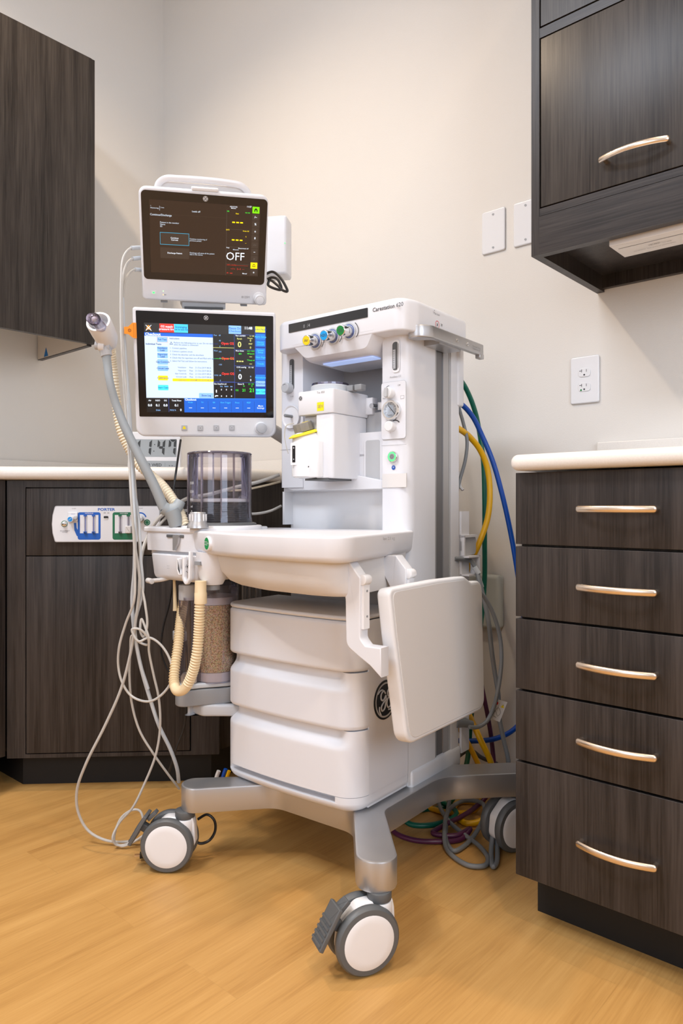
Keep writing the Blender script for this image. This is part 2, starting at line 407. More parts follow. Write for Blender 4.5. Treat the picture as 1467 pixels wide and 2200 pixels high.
# ------------------------------------------------------------------ handle helper (bow handle on a face y=0)
def handle(parent, cx, z, L=.128, m='nickel', name='handle', out=.03):
    mb = MB(m); pts = []
    for i in range(15):
        t = i/14*2-1; pts.append((cx+t*(L/2+.006), -.014-(out-.014)*(1-t*t), z))
    mb.tube(pts, lambda t, i: .0062*math.sqrt(max(.02, 1-max(0, abs(2*t-1)-.93)**2/.0049)), 12, sub=6, ell=(1.0, .55))
    for sx in (-1, 1): mb.tube([(cx+sx*L/2, -.016, z), (cx+sx*L/2, .002, z)], .0048, 10, sub=1)
    return part(name, mb, parent, 'brushed nickel bow handle')

# ------------------------------------------------------------------ right drawer cabinet
CW = .42
t = thing('drawer_cabinet', 'dark wood-grain base cabinet with five stacked drawers under the right white worktop', 'cabinet', RM)
mb = MB('wood'); mb.box(.002, CW-.002, .021, .585, .108, .872)
part('body', mb, t)
mb = MB('toe'); mb.box(0, CW, .092, .58, 0, .108); part('toe_kick', mb, t, 'black recessed toe kick')
DZ = [.878, .738, .600, .463, .3275, .107]; HZs = [.807, .668, .530, .394, .212]
for i in range(5):
    mb = MB('wood'); mb.box(0, CW, 0, .019, DZ[i+1]+.0022, DZ[i]-.0022, bev=.0008)
    d = part('drawer', mb, t)
    handle(d, .195, HZs[i])
mb = MB('counter', RM); mb.prism([(-.030, .879), (.589, .879), (.589, .908), (-.030, .908)], 0, CW+.02, T=RM @ Matrix(((0, 0, 1, .0), (1, 0, 0, 0), (0, 1, 0, 0), (0, 0, 0, 1))), bev=0)
mb = MB('counter')
mb.prism(rrect(0, -.030, CW+.02, .588, .016, 5), .879, .909, T=RM, bev=.0138, k=5)
tag(mb.make('worktop'), 'white solid-surface worktop with rounded edge on the right drawer cabinet', 'worktop')
mb = MB('counter'); mb.box(-.075, CW+.02, .575, .589, .909, .978, T=RM, bev=.003)
tag(mb.make('backsplash'), 'low white upstand on the wall behind the right worktop', 'backsplash')

# ------------------------------------------------------------------ right wall cabinet
t = thing('wall_cabinet', 'dark blue-grey wood-grain wall cabinet high on the right wall', 'wall cabinet', RM)
x0, x1, yf = -.0785, .47, .22
mb = MB('wood'); mb.box(x0, x0+.019, yf, .587, 1.365, 2.45); part('end_panel', mb, t)
mb = MB('wood'); mb.box(x0+.019, x1, yf+.03, .587, 1.405, 2.45)
mb.box(x0+.019, x1, .572, .587, 1.372, 1.405)
part('body', mb, t)
mb = MB('woodh'); mb.box(x0+.019, x1, yf+.001, yf+.024, 1.450, 1.466); mb.box(x0+.019, x1, yf, yf+.02, 1.365, 1.4486); part('light_valance', mb, t)
mb = MB('wood2'); mb.box(x0+.022, x1, yf+.001, yf+.02, 1.469, 1.838, bev=.0008); d = part('door', mb, t)
hm = MB('nickel'); pts = [(.083+(i/14)*.14-.006, yf-.013-.018*(1-(i/7-1)**2), 1.522) for i in range(15)]
hm.tube(pts, lambda t, i: .0062*math.sqrt(max(.02, 1-max(0, abs(2*t-1)-.93)**2/.0049)), 12, sub=6, ell=(1, .55))
for xx in (.089, .211): hm.tube([(xx, yf-.015, 1.522), (xx, yf+.002, 1.522)], .0048, 10, sub=1)
part('handle', hm, d, 'brushed nickel bow handle')
mb = MB('woodh'); mb.box(x0+.019, x1, yf+.001, yf+.02, 1.841, 1.862); part('rail', mb, t)
mb = MB('wood2'); mb.box(x0+.022, x1, yf+.001, yf+.02, 1.866, 2.44); part('door', mb, t)
q = RI @ W(1308, 530, 1.50)
t = thing('undercabinet_light', 'slim white light fitting fixed beneath the right wall cabinet', 'light', RM)
mb = MB('offwhite'); mb.box(q.x, q.x+.40, q.y, q.y+.088, 1.356, 1.385, bev=.0015)
mb.box(q.x+.01, q.x+.4, q.y+.026, q.y+.0275, 1.3553, 1.357, 'mgrey')
part('housing', mb, t)
mb = MB('ink'); TB = RM.inverted() @ RM @ Matrix.Translation((0, 0, 1.3548)) @ Matrix.Rotation(PI, 4, 'X')
mb.text('WARNING  Risk of fire or electric shock', q.x+.03, -(q.y+.062), .005, 0, 'inkgrey', TB, al='LEFT')
mb.text('120V 60Hz\nCAUTION - hot lamp', q.x+.065, -(q.y+.045), .005, 0, 'ink', TB, al='LEFT')
part('rating_label', mb, t)
mb = MB('mgrey'); qq = RI @ W(1462, 533, 1.38); mb.tube([(qq.x-.008, q.y+.095, 1.35), (qq.x+.03, q.y+.10, 1.352), (qq.x+.08, q.y+.11, 1.36)], .005, 8)
mb.box(qq.x-.014, qq.x-.006, q.y+.088, q.y+.102, 1.335, 1.372); part('plug', mb, t, 'grey cord plug at the rear edge')

# wall plates and outlet on right wall
def wallpt(px, py):
    d = Vector(((px-CX)/F, 1, 0)); D = WD/d.dot(VV); return RI @ W(px, py, D)
def plate(px, py, w, h, name, label, extra=None):
    c = wallpt(px, py); T = RM @ Matrix.Translation((c.x, .589, c.z)) @ Matrix.Rotation(PI/2, 4, 'X')
    t = thing(name, label, 'wall plate' if name == 'blank_wall_plate' else 'outlet', T)
    mb = MB('white_gloss'); mb.prism(rrect(-w/2, -h/2, w/2, h/2, .006), 0, .006, bev=.0035); part('cover', mb, t)
    if extra: extra(t, w, h)
    else:
        for sy in (-.048, .048):
            s = MB('lgrey'); s.cyl(0, sy*h/.124, .0034, .004, .0072, n=14); s.box(-.0026, .0026, sy*h/.124-.0005, sy*h/.124+.0005, .0070, .0074, 'dgrey'); part('screw', s, t)
    return t
plate(1061.5, 497.5, .075, .123, 'blank_wall_plate', 'blank white wall plate standing clear to the left of the right wall cabinet')
plate(1131, 479, .075, .123, 'blank_wall_plate', 'blank white wall plate partly hidden by the right wall cabinet edge')
def outlet(t, w, h):
    for sy, g in ((.019, 0), (-.019, 1)):
        m = MB('white_gloss'); m.prism(rpoly([(-.0165, -.0115), (.0165, -.0115), (.0165, .0115), (-.0165, .0115)], .008), .005, .0078, bev=.0008)
        o = part('receptacle', m, t); m.v = []
        k = MB('black', Matrix.Translation((0, sy, 0)))
        k.rect(-.0075, .0005, -.0062, .0085, .0080); k.rect(-.013, .004, -.0062, .0055, .0080); k.rect(.0052, .001, .0064, .008, .0080); k.flat(circ(0, -.0062, .0023, 12), .0080)
        if g: k.flat(circ(-.0085, -.0078, .0025, 12), .0081, 'gasgreen')
        k.make('slots', o); o.location.y = sy; o.children[0].location.y = -sy
plate(1257.5, 816.5, .078, .124, 'power_outlet', 'white duplex power outlet with a green dot above the right worktop', outlet)
# white box with lavender strip low on the wall
c = wallpt(1048, 1288); T = RM @ Matrix.Translation((c.x, .589, c.z)) @ Matrix.Rotation(PI/2, 4, 'X')
t = thing('wall_outlet_box', 'pale rounded wall box with lavender strip behind the hoses', 'outlet box', T)
mb = MB('sanwhite'); mb.prism(rrect(-.07, -.078, .055, .075, .012), 0, .035, bev=.010); part('housing', mb, t)
mb = MB('lavender'); mb.prism(rrect(-.012, -.06, .004, .05, .003), .034, .0365); part('strip', mb, t, 'lavender strip')

# ------------------------------------------------------------------ left cabinets
DA = math.radians(3.4); DO = Vector(((15-CX)/F*2.03, 2.03, 0)); DM = rm(DA, DO); DI = DM.inverted(); DW = .596
def dpt(px, py, off=0):      # pixel -> local point on diagonal face (y=off)
    o = DI @ Vector((0, 0, EYE)); w = (DI @ W(px, py, 1)); d = w-o; k = (off-o.y)/d.y; return o+d*k
t = thing('corner_base_cabinet', 'dark wood-grain base cabinet in the room corner carrying the gas flow panel', 'cabinet', DM)
mb = MB('wood'); mb.box(0, DW, .0, .02, .668+.006, .885); # face frame pieces
mb = MB('wood'); xl, xr = dpt(57, 1200).x, dpt(408, 1200).x
mb.box(0, xl-.003, 0, .02, .098, .887); mb.box(xr+.003, DW, 0, .02, .098, .887); mb.box(xl-.003, xr+.003, 0, .02, .867, .887)
mb.box(xl-.003, xr+.003, .0, .02, .098, .109)
T2 = DI
# body as polygon behind face, in world
wA = DM @ Vector((.002, .021, 0)); wB = DM @ Vector((DW, .021, 0)); wC = wB+VV*(WD-.004-wB.dot(VV)); cor = uv(WL-.004, WD-.004); wD = wA+UV*(WL-.004-wA.dot(UV))
mb.prism([tuple((DI @ p)[:2]) for p in (wA, wB, wC, cor, wD)], .105, .887)
part('body', mb, t)
mb = MB('toe'); tA = DM @ Vector((.02, .065, 0)); tB = DM @ Vector((DW-.03, .065, 0)); tC = tB+VV*(WD-.01-tB.dot(VV)); tD = tA+UV*(WL-.02-tA.dot(UV))
mb.prism([tuple((DI @ p)[:2]) for p in (tA, tB, tC, uv(WL-.02, WD-.01), tD)], 0, .105); part('toe_kick', mb, t, 'black recessed toe kick')
mb = MB('wood'); mb.box(xl, xr, -.002, .018, .6735, .864, bev=.0008); part('false_drawer_front', mb, t)
mb = MB('wood2'); mb = MB('wood'); mb.box(xl, xr, -.002, .018, .112, .6705, bev=.0008); part('door', mb, t)
# left-wall base cabinet
LMx = rm(AL, DM @ Vector((0, .0, 0)))
t = thing('base_cabinet', 'dark wood-grain base cabinet along the left wall at the photo edge', 'cabinet', LMx)
mb = MB('wood'); mb.box(-1.1, -.004, .002, .61, .105, .887); part('body', mb, t)
mb = MB('wood'); mb.box(-.95, -.045, -.018, .0, .112, .864); part('door', mb, t)
mb = MB('toe'); mb.box(-1.1, -.0, .07, .60, 0, .105); part('toe_kick', mb, t, 'black recessed toe kick')
# left worktop
fA = DM @ Vector((-.012, -.03, 0)); fB = DM @ Vector((DW-.005+.02, -.03, 0)); fC = fB+VV*(WD-.003-fB.dot(VV)); fE = fA-VV*1.12; fF = fE+UV*(WL-.003-fE.dot(UV))
mb = MB('counter'); poly = rpoly([tuple(p[:2]) for p in (fF, fE, fA, fB, fC, uv(WL-.003, WD-.003))], [.0, .0, .05, .035, 0, 0], 6)
mb.prism(poly, .888, .925, bev=.0165, k=5)
tag(mb.make('worktop'), 'cream worktop with rounded edge running across the room corner on the left', 'worktop')
mb = MB('counter'); pL = fC-UV*0; 
T = Matrix(((UV.x, VV.x, 0, 0), (UV.y, VV.y, 0, 0), (0, 0, 1, 0), (0, 0, 0, 1)))
ub = fC.dot(UV); mb.prism(rrect(ub, WD-.017, WL-.002, WD-.003, .002, 2), .925, .985, T=T, bev=.0015)
mb.prism(rrect(WL-.017, WD-1.9, WL-.003, WD-.003, .002, 2), .925, .985, T=T, bev=.0015)
tag(mb.make('backsplash'), 'low cream upstand around the left worktop in the room corner', 'backsplash')
# left wall cabinet
LW = rm(AL, Vector((-.856, 2.485, 0)))
t = thing('wall_cabinet', 'tall brown wood-grain wall cabinet high on the left wall', 'wall cabinet', LW)
mb = MB('wood2'); mb.box(-.90, -.0, -.001, .018, 1.375, 2.36, bev=.0008); part('door', mb, t)
mb = MB('wood2'); mb.box(-.90, -.018, .02, .385, 1.49, 2.375); part('body', mb, t)
mb = MB('wood2'); mb.box(-.018, -.001, .02, .385, 1.37, 2.375); mb.box(-.0185, -.0175, .021, .384, 1.3725, 1.49, 'melamine')
part('end_panel', mb, t)
mb = MB('tape'); mb.flat([(.30, 1.375), (.335, 1.375), (.318, 1.41)], 0, T=TSN(-.0187) @ Matrix.Scale(-1, 4, (1, 0, 0)))
part('tape_scrap', mb, t, 'small blue tape triangle')

# ------------------------------------------------------------------ flow panel on the corner cabinet
FO = dpt(230, 1126, -.002); FM = DM @ Matrix.Translation(FO) @ Matrix.Rotation(PI/2, 4, 'X')
FIv = FM.inverted()
def fp(px, py):
    o = FIv @ Vector((0, 0, EYE)); d = FIv @ W(px, py, 1)-o; k = -o.z/d.z; p = o+d*k; return p.x, p.y
def fz(X, Y): return fp(100+X/5.642, 1070+Y/5.645)
t = thing('gas_flow_panel', 'white gas flowmeter panel with blue nitrous and green oxygen windows on the corner cabinet', 'flowmeter panel', FM)
a = fz(85, 315); l0 = fz(115, 95); l1 = fz(1385, 530)
mb = MB('portwhite')
out = rpoly([(l0[0]+.0, l1[1]), (l1[0], l1[1]), (l1[0], l0[1]), (l0[0], l0[1]), (a[0], l0[1]*.5), (a[0]-.002, 0), (a[0], l1[1]*.5)], [.006, .01, .01, .006, .02, .02, .02], 4)
mb.prism(out, 0, .009, 'alu'); mb.prism([(x*.985, y*.955) for x, y in out], .009, .011, 'portwhite'); part('face_plate', mb, t)
def tube_window(nm, X0, X1, col, side, txt):
    mb = MB(col); z = .0112
    x0, y1 = fz(X0, 172); x1, y0 = fz(X1, 503)
    mb.flat(rrect(x0, y0, x1, y1, .006), z)
    wx0, wy1 = fz(X0+28, 205); wx1, wy0 = fz(X1-26, 425)
    mb.flat([(wx0, wy0), (wx1, wy0), (wx1, wy1), (wx0, wy1)], z+.0004, 'portwhite')
    mb.text(txt, (x0+x1)/2, fz(0, 187)[1], .0042, z+.0006, 'portwhite', bold=.02, sx=1.3)
    o = part(nm, mb, t)
    tb = MB('clear'); 
    for f in (.3, .75):
        xx = wx0+(wx1-wx0)*f
        tb.cyl(xx, 0, .0032, 0, wy1-wy0, 'clear', T=Matrix(((1, 0, 0, 0), (0, 0, 1, wy0), (0, 1, 0, .014), (0, 0, 0, 1))), n=12)
        tb.rect(xx-.0008, wy0+.005, xx+.0008, wy1-.004, .0122, 'dgrey' if col == 'portgreen' else 'portblue')
        tb.box(xx-.004, xx+.004, wy0, wy0+.005, .0114, .018, 'dgrey' if col == 'portgreen' else 'portblue'); tb.box(xx-.0012, xx+.0012, wy0, wy0+.004, .018, .0186, 'black')
        tb.box(xx-.004, xx+.004, wy1-.004, wy1, .0114, .017, col)
    part('flow_tube', tb, o)
tube_window('nitrous_window', 392, 668, 'portblue', -1, 'NITROUS'); tube_window('oxygen_window', 812, 1085, 'portgreen', 1, 'OXYGEN')
mb = MB('portblue'); p = [fz(*q) for q in ((345, 300), (375, 300), (380, 360), (400, 400), (440, 425), (480, 425), (480, 500), (430, 492), (380, 455), (352, 390))]; mb.flat(p, .0113)
part('blue_hook', mb, t)
for st_, X_, Y_, h_, m_, kw in (('PORTER', 737, 140, .0105, 'portblue', dict(bold=.03, sx=1.25)), ('% N2O', 348, 128, .0038, 'ink', {}), ('OFF    ON', 738, 181, .0036, 'ink', dict(bold=.02)), ('O2 CONNECT\nOUTLET', 238, 405, .0042, 'ink', {}), ('TOTAL FLOW', 1130, 125, .0034, 'ink', {})):
    mb = MB(m_); mb.text(st_, *fz(X_, Y_), h_, .0113, m_, **kw); part('lettering', mb, t)
mb = MB('portblue'); x, y = fz(1145, 250); mb.ring(x, y, .0150, .0185, .0113, 'portblue', a0=.3, a1=1.7); part('flow_scale', mb, t)
mb = MB('portwhite'); x, y = fz(337, 228); mb.prism(rrect(x-.0135, y-.0135, x+.0135, y+.0135, .002), .011, .016, bev=.001); mb.text('30 40 50', x+.001, y+.008, .003, .0162, 'portblue')
k = part('control_knob', mb, t); m2 = MB('portwhite'); x2, y2 = fz(325, 255); m2.cyl(x2, y2, .0085, .016, .030, b=.001); m2.flat(circ(x2, y2, .0068), .0302, 'knobblue'); m2.tube([(x2-.004, y2-.003, .0303), (x2-.001, y2-.001, .0303), (x2+.001, y2+.001, .0303), (x2+.004, y2+.003, .0303)], .0005, 5, 'portwhite'); m2.cyl(*fz(380, 238), .0052, .016, .026, 'lgrey', b=.001); part('knob_cap', m2, k)
mb = MB('portwhite'); x2, y2 = fz(1135, 250); mb.cyl(x2+.003, y2, .0095, .011, .030, b=.001); mb.flat(circ(x2-.002, y2, .006), .0302, 'knobblue'); mb.cyl(x2+.009, y2-.002, .0045, .011, .034, 'lgrey'); part('control_knob', mb, t)
mb = MB('chrome'); x, y = fz(232, 312); mb.ring(x, y, .0078, .0092, .0113, 'portgreen'); mb.cyl(x, y, .0068, .011, .016, b=.001); mb.cyl(x, y, .0042, .016, .026, b=.001); mb.cyl(x, y, .002, .026, .0265, 'black'); part('outlet_nipple', mb, t)
mb = MB('black'); x, y = fz(734, 232); mb.prism(rrect(x-.0065, y-.0033, x+.0065, y+.0033, .003), .0112, .0125); mb.box(x-.005, x+.005, y-.006, y-.003, .0115, .0125, 'offwhite'); part('toggle_switch', mb, t)
mb = MB('offwhite'); x, y = fz(1010, 380); mb.prism(rrect(x-.008, y-.0105, x+.008, y+.0105, .002), .012, .024, bev=.002); part('latch_block', mb, t, 'beige block over the green window')
mb = MB('portgreen'); x, y = fz(1228, 295); mb.ring(x, y, .0058, .0088, .0113); mb.flat(circ(x, y, .005), .0114); part('oxygen_button', mb, t, 'green round button')

# ------------------------------------------------------------------ desk clock
def plane_frame(o, r, vdown):
    r = Vector(r).normalized(); u = -Vector(vdown).normalized(); n = r.cross(u).normalized(); r = u.cross(n).normalized()
    return Matrix(((r.x, u.x, n.x, o.x), (r.y, u.y, n.y, o.y), (r.z, u.z, n.z, o.z), (0, 0, 0, 1)))
def p2p(Mi, px, py, z=0):
    o = Mi @ Vector((0, 0, EYE)); d = Mi @ W(px, py, 1)-o; k = (z-o.z)/d.z; p = o+d*k; return p.x, p.y
CO = W(335, 970, 2.30); CM = plane_frame(CO, (1, .06, 0), (0, -.04, -1)); CI = CM.inverted()
def ck(X, Y): return p2p(CI, 150+X/4.2296, 640+Y/4.2308)
t = thing('digital_clock', 'white desk clock with grey display reading 11:47 on the left worktop', 'clock', CM)
mb = MB('white'); x0, y1 = ck(528, 1215); x1, y0 = ck(1005, 1560); zb = .925-CO.z
mb.prism(rrect(x0, zb+.0005, x1, y1, .006), -.02, 0, bev=.003); part('housing', mb, t)
mb = MB('lcd'); a = ck(560, 1285); b = ck(970, 1445); mb.rect(a[0], b[1], b[0], a[1], .0006); a2 = ck(560, 1480); b2 = ck(970, 1552); mb.rect(a2[0], b2[1], b2[0], a2[1], .0006)
def seg(mb, ch, X, Y, w, h, th):
    S = {'1': 'bc', '4': 'fgbc', '7': 'abcf', '2': 'abged'}[ch]; sl = .10
    def P(x, y): return ck(X+x*w+y*sl*w*2-sl*w, Y-(y-.5)*h)
    tx = th/w; ty = th/h; g = .03
    Q = {'a': [(0+tx*.3, 1), (1, 1), (1-tx, 1-ty), (tx*1.2, 1-ty)], 'b': [(1, 1-g), (1, .5+g), (1-tx*.5, .5+g), (1-tx, .57), (1-tx, 1-ty-g)], 'c': [(1, .5-g), (1, g), (1-tx, ty+g), (1-tx, .43), (1-tx*.5, .5-g)],
         'd': [(1, 0), (0, 0), (tx, ty), (1-tx, ty)], 'e': [(0, .5-g), (0, g), (tx, ty+g), (tx, .43)], 'f': [(0, 1-g), (0, .5+g), (tx, .57), (tx, 1-ty-g)], 'g': [(tx*.6, .5), (tx, .5+ty/2), (1-tx, .5+ty/2), (1-tx*.6, .5), (1-tx, .5-ty/2), (tx, .5-ty/2)]}
    for c in S: mb.flat([P(*q) for q in Q[c]], .0011, 'lcdink')
for ch, X in (('1', 570), ('1', 674), ('4', 795), ('7', 896)): seg(mb, ch, X, 1360, 68, 148, 22)
for Y in (1333, 1393): mb.flat(circ(*ck(771 if Y < 1360 else 764, Y), .0017, 12), .0011, 'lcdink')
x, y = ck(765, 1520); mb.text('4-22 WED', x-.006, y, .014, .0011, 'lcdink', bold=.01); x, y = ck(918, 1522); mb.text('- -', x, y, .014, .0011, 'lcdink', bold=.02); x, y = ck(950, 1538); mb.text('F', x, y, .005, .0011, 'lcdink')
x, y = ck(865, 1516); mb.rect(x, y-.006, x+.0004, y+.006, .0011, 'lcdink')
part('display', mb, t)

# ================================================================== ANESTHESIA MACHINE
AMc = thing('anesthesia_machine', 'white wheeled anesthesia cart with drawers, work surface and gas controls', 'anesthesia machine', MM)
# wheelbase
base = rpoly([(-.392, -.122), (-.25, .032), (-.035, .036), (.106, -.142), (.170, -.098), (.022, .068), (.022, .30), (.178, .452), (.128, .508), (.0, .385), (-.27, .385), (-.40, .508), (-.452, .455), (-.29, .30), (-.29, .07), (-.448, -.076)],
             [.034, .06, .05, .036, .036, .04, .10, .034, .034, .05, .05, .034, .034, .05, .05, .034], 7)
mb = MB('silver'); mb.prism(base, .129, .185, bev=.004, k=2); part('wheelbase', mb, AMc, 'brushed silver four-legged base')
def caster(sx, sy, yaw, wx=-.034, pedal=True):
    T = MM.inverted() @ Matrix.Translation((MM @ Vector((sx, sy, 0)))) @ Matrix.Rotation(yaw, 4, 'Z')
    R = .0595
    mb = MB('white_gloss', T)
    # fork: housing disc between the wheels + shoulder to the stem
    fr = rpoly([(wx-.05, .035), (wx-.045, .085), (wx-.01, .116), (.02, .118), (.024, .10), (.026, .06), (.012, .03), (wx, .012)], [.02, .02, .02, .008, .01, .01, .02, .02], 4)
    mb.prism(fr, -.013, .013, T=T @ Matrix(((1, 0, 0, 0), (0, 0, -1, 0), (0, 1, 0, 0), (0, 0, 0, 1))), bev=.003)
    mb.cyl(0, 0, .0235, .085, .113, b=.004)
    o = part('caster', mb, AMc, 'white swivel caster')
    mb = MB('rubber', T); mb.cyl(0, 0, .022, .113, .130, 'dgrey', b=.002); part('collar', mb, o)
    for sgn in (-1, 1):
        TW = T @ Matrix(((1, 0, 0, wx), (0, 0, 1, 0), (0, 1, 0, R), (0, 0, 0, 1)))
        y0, y1 = sorted((sgn*.014, sgn*.034)); e = 1 if sgn > 0 else -1
        mb = MB('rubber', TW)
        pr = [(R-.012, y0), (R-.004, y0+.001), (R-.0005, y0+.005), (R, (y0+y1)/2), (R-.0005, y1-.005), (R-.004, y1-.001), (R-.012, y1)]
        mb.lathe(pr, n=48); part('tire', mb, o)
        mb = MB('white_gloss', TW); fy = sgn*.0335; rr = .0475
        mb.lathe([(.0001, fy+sgn*.0022), (rr*.7, fy+sgn*.0020), (rr-.002, fy+sgn*.0012), (rr, fy)][::(1 if sgn > 0 else -1)], n=48)
        part('hub_cap', mb, o)
    if pedal:
        mb = MB('rubber', T); TP = T @ Matrix.Translation((wx-.066, -.004, .092)) @ Matrix.Rotation(math.radians(-60), 4, 'Y')
        mb.box(-.040, .034, -.022, .020, -.004, .004, T=TP, bev=.0015)
        for i in range(5): mb.box(-.034+i*.0095, -.030+i*.0095, -.019, .019, .003, .0065, T=TP)
        mb.box(-.005, .012, -.008, .008, -.034, 0, T=TP, bev=.002)
        mb.box(.026, .050, -.010, .010, -.004, .004, T=TP @ Matrix.Translation((.0, 0, .0)) @ Matrix.Rotation(.3, 4, 'Y'), bev=.001)
        part('brake_pedal', mb, o, 'ribbed dark grey brake pedal')
caster(.130, -.105, math.radians(22)); caster(-.408, -.098, math.radians(-2)); caster(.135, .467, math.radians(32), pedal=False); caster(-.41, .468, math.radians(10), pedal=False)

# cabinet shells: plan path right-back -> front -> left-back
AW = .39; RC = .044
def planpath(b1=.19, r0=None, n=10, nf=46, right_from=None):
    pts = []   # (a, b, na, nb)
    r0 = b1 if right_from is None else right_from
    if r0 > RC:
        for i in range(5): pts.append((0, r0-(r0-RC)*i/5, 1, 0))
    for i in range(n+1):
        th = PI/2*i/n; pts.append((-RC+RC*math.cos(th), RC-RC*math.sin(th), math.cos(th), -math.sin(th)))
    for i in range(1, nf):
        pts.append((-RC-(AW-2*RC)*i/nf, 0, 0, -1))
    for i in range(n+1):
        th = PI/2*i/n; pts.append((-AW+RC-RC*math.sin(th), RC-RC*math.cos(th), -math.sin(th), -math.cos(th)))
    for i in range(1, 6): pts.append((-AW, RC+(b1-RC)*i/5, -1, 0))
    out = []
    for a, b, na, nb in pts:
        bul = .012*(1-((a+AW/2)/(AW/2))**2) if b < RC else 0
        out.append((a, b-bul, na, nb))
    return out
def sstep(x, a, b):
    t = max(0, min(1, (x-a)/(b-a))); return t*t*(3-2*t)
def shell(name, z0, z1, rec, m='white', rf=None, nz=26, extra=None, zs=None):
    P = planpath(right_from=rf); mb = MB(m); zz = zs or [z0+(z1-z0)*(i/nz) for i in range(nz+1)]
    n = len(P); vs = []; fs = []
    for z in zz:
        for a, b, na, nb in P:
            d = rec(a, b, z); vs.append((a-na*d, b-nb*d, z))
    R = len(zz)
    for j in range(R-1):
        for i in range(n-1):
            k = j*n+i; fs.append((k+1, k, k+n, k+n+1))
    # inner lip (top and bottom) 3 cm inwards
    for j, flip in ((0, 0), (R-1, 1)):
        o = len(vs)
        for a, b, na, nb in P:
            d = rec(a, b, zz[j])+.032; vs.append((a-na*d, b-nb*d, zz[j]))
        for i in range(n-1):
            k = j*n+i; f = (k, k+1, o+i+1, o+i); fs.append(f if not flip else f[::-1])
    mb._add(vs, fs); return part(name, mb, AMc, ang=50)
def scoop(zt, zb, depth=.021):
    def f(a, b, z):
        lat = sstep(-a, .012, .06)*sstep(a, -AW-.01, -AW+.015) if b < RC*1.2 else 0
        t = (z-zb)/(zt-zb)
        r = 0 if t <= 0 else depth*sstep(t, -.12, .62)-depth*sstep(0, -.12, .62)*(1-t)
        return r*lat + edge(z, zt)
    return f
def edge(z, zt): return 0
shell('drawer', .474, .577, lambda a, b, z: .004*sstep(z, .572, .577) + .0035*(1-sstep(z, .474, .4775)), rf=.044)
s2f = scoop(.4715, .434); s3f = scoop(.3525, .315)
shell('drawer', .355, .4715, lambda a, b, z: s2f(a, b, z) + .003*(1-sstep(z, .355, .358)), rf=.044)
def d3(a, b, z): return s3f(a, b, z)
shell('drawer', .2185, .3525, d3, rf=.044)
def skirt(a, b, z):
    r = 0
    if z > .2040 and b < .012: r = .024*sstep(-a, .05, .056)*sstep(a, -.375, -.36)
    t = max(0, (.205-z)/.022); t = min(1, t)
    return r + .03*(1-math.sqrt(max(0, 1-t*t)))
shell('base_skirt', .183, .2175, skirt, rf=.19, zs=[.183, .1835, .185, .187, .19, .193, .197, .201, .2035, .2039, .2041, .210, .2175])
P = planpath(right_from=.19)
mb = MB('white'); # carcass behind drawers (slightly inside), side panel flush
mb.prism([(-.004, .19), (-.004, .046), (-.05, .045), (-AW+.05, .045), (-AW+.004, .06), (-AW+.003, .19)], .19, .576, 'white'); part('cabinet_body', mb, AMc)
mb = MB('white'); mb.box(-.003, 0, .0440, .193, .2170, .577); part('side_panel', mb, AMc)
lid = [(a_*1.0, b_) for a_, b_, _n, _m in planpath(right_from=.19)]+[(-AW, .19)]
mb = MB('lgrey'); mb.prism(lid, .5785, .588, 'white_soft', bev=.005, k=3); part('cabinet_top', mb, AMc)

# round emblem on the right side
def logo(mb, T, r, c1='portwhite', c2=None, z=0, thin=.06):
    if c2: mb.flat(circ(0, 0, r, 40), z, c2, T)
    mb.ring(0, 0, r*.84, r*.93, z+.0002, c1, T, 40)
    for q in range(4):
        a = PI/2*q+PI/4
        mb.tube([(r*.62*math.cos(a-.35), r*.62*math.sin(a-.35), z+.0002), (r*.74*math.cos(a-.1), r*.74*math.sin(a-.1), z+.0002), (r*.84*math.cos(a+.25), r*.84*math.sin(a+.25), z+.0002)], r*.045, 5, c1, T, 3)
    w = r*.05
    G = [(-.02, .34), (-.20, .50), (-.42, .36), (-.40, .08), (-.20, .02), (.02, .22), (.0, -.1), (-.12, -.46), (-.34, -.52), (-.40, -.32), (-.16, -.08), (.08, .02)]
    E = [(.52, .40), (.36, .52), (.18, .40), (.24, .16), (.40, .12), (.18, .02), (.10, -.26), (.26, -.46), (.50, -.34), (.56, -.12)]
    for C in (G, E): mb.tube([(x*r, y*r, z+.0002) for x, y in C], w, 5, c1, T, 5)
mb = MB('black'); T = TS(.0) @ Matrix.Translation((.102, .402, .0012)); mb.prism(circ(0, 0, .0415, 48), -.0015, 0, 'black', T); logo(mb, T, .040, 'lgrey', None, .0002); part('round_emblem', mb, AMc, 'black round monogram badge')
mb = MB('mgrey'); mb.box(.0, .001, .083, .089, .455, .47); part('side_tab', mb, AMc)

# column
mb = MB('white_soft')
mb.prism(rpoly([(0, .192), (0, .31), (-.02, .31), (-.02, .385), (0, .385), (0, .43), (-.385, .43), (-.385, .192)], [.0, 0, 0, 0, 0, .01, .01, .0], 5), .19, .575)
part('column_base', mb, AMc)
mb = MB('white_soft'); mb.prism(rpoly([(-.004, .20), (0.004, .205), (.004, .428), (-.385, .428), (-.385, .20)], .006), .160, .222, bev=.01, bb=.02); part('column_skirt', mb, AMc)
mb = MB('white'); mb.prism(rpoly([(0, .192), (0, .31), (-.012, .31), (-.012, .385), (0, .385), (0, .43), (-.07, .43), (-.07, .192)], [.03, 0, 0, 0, 0, .008, 0, .002], 7), .575, 1.215)
part('right_pillar', mb, AMc)
mb = MB('white'); mb.prism(rpoly([(-.31, .192), (-.31, .43), (-.385, .43), (-.385, .192)], [.002, 0, .008, .008], 4), .86, 1.215)
part('left_pillar', mb, AMc)
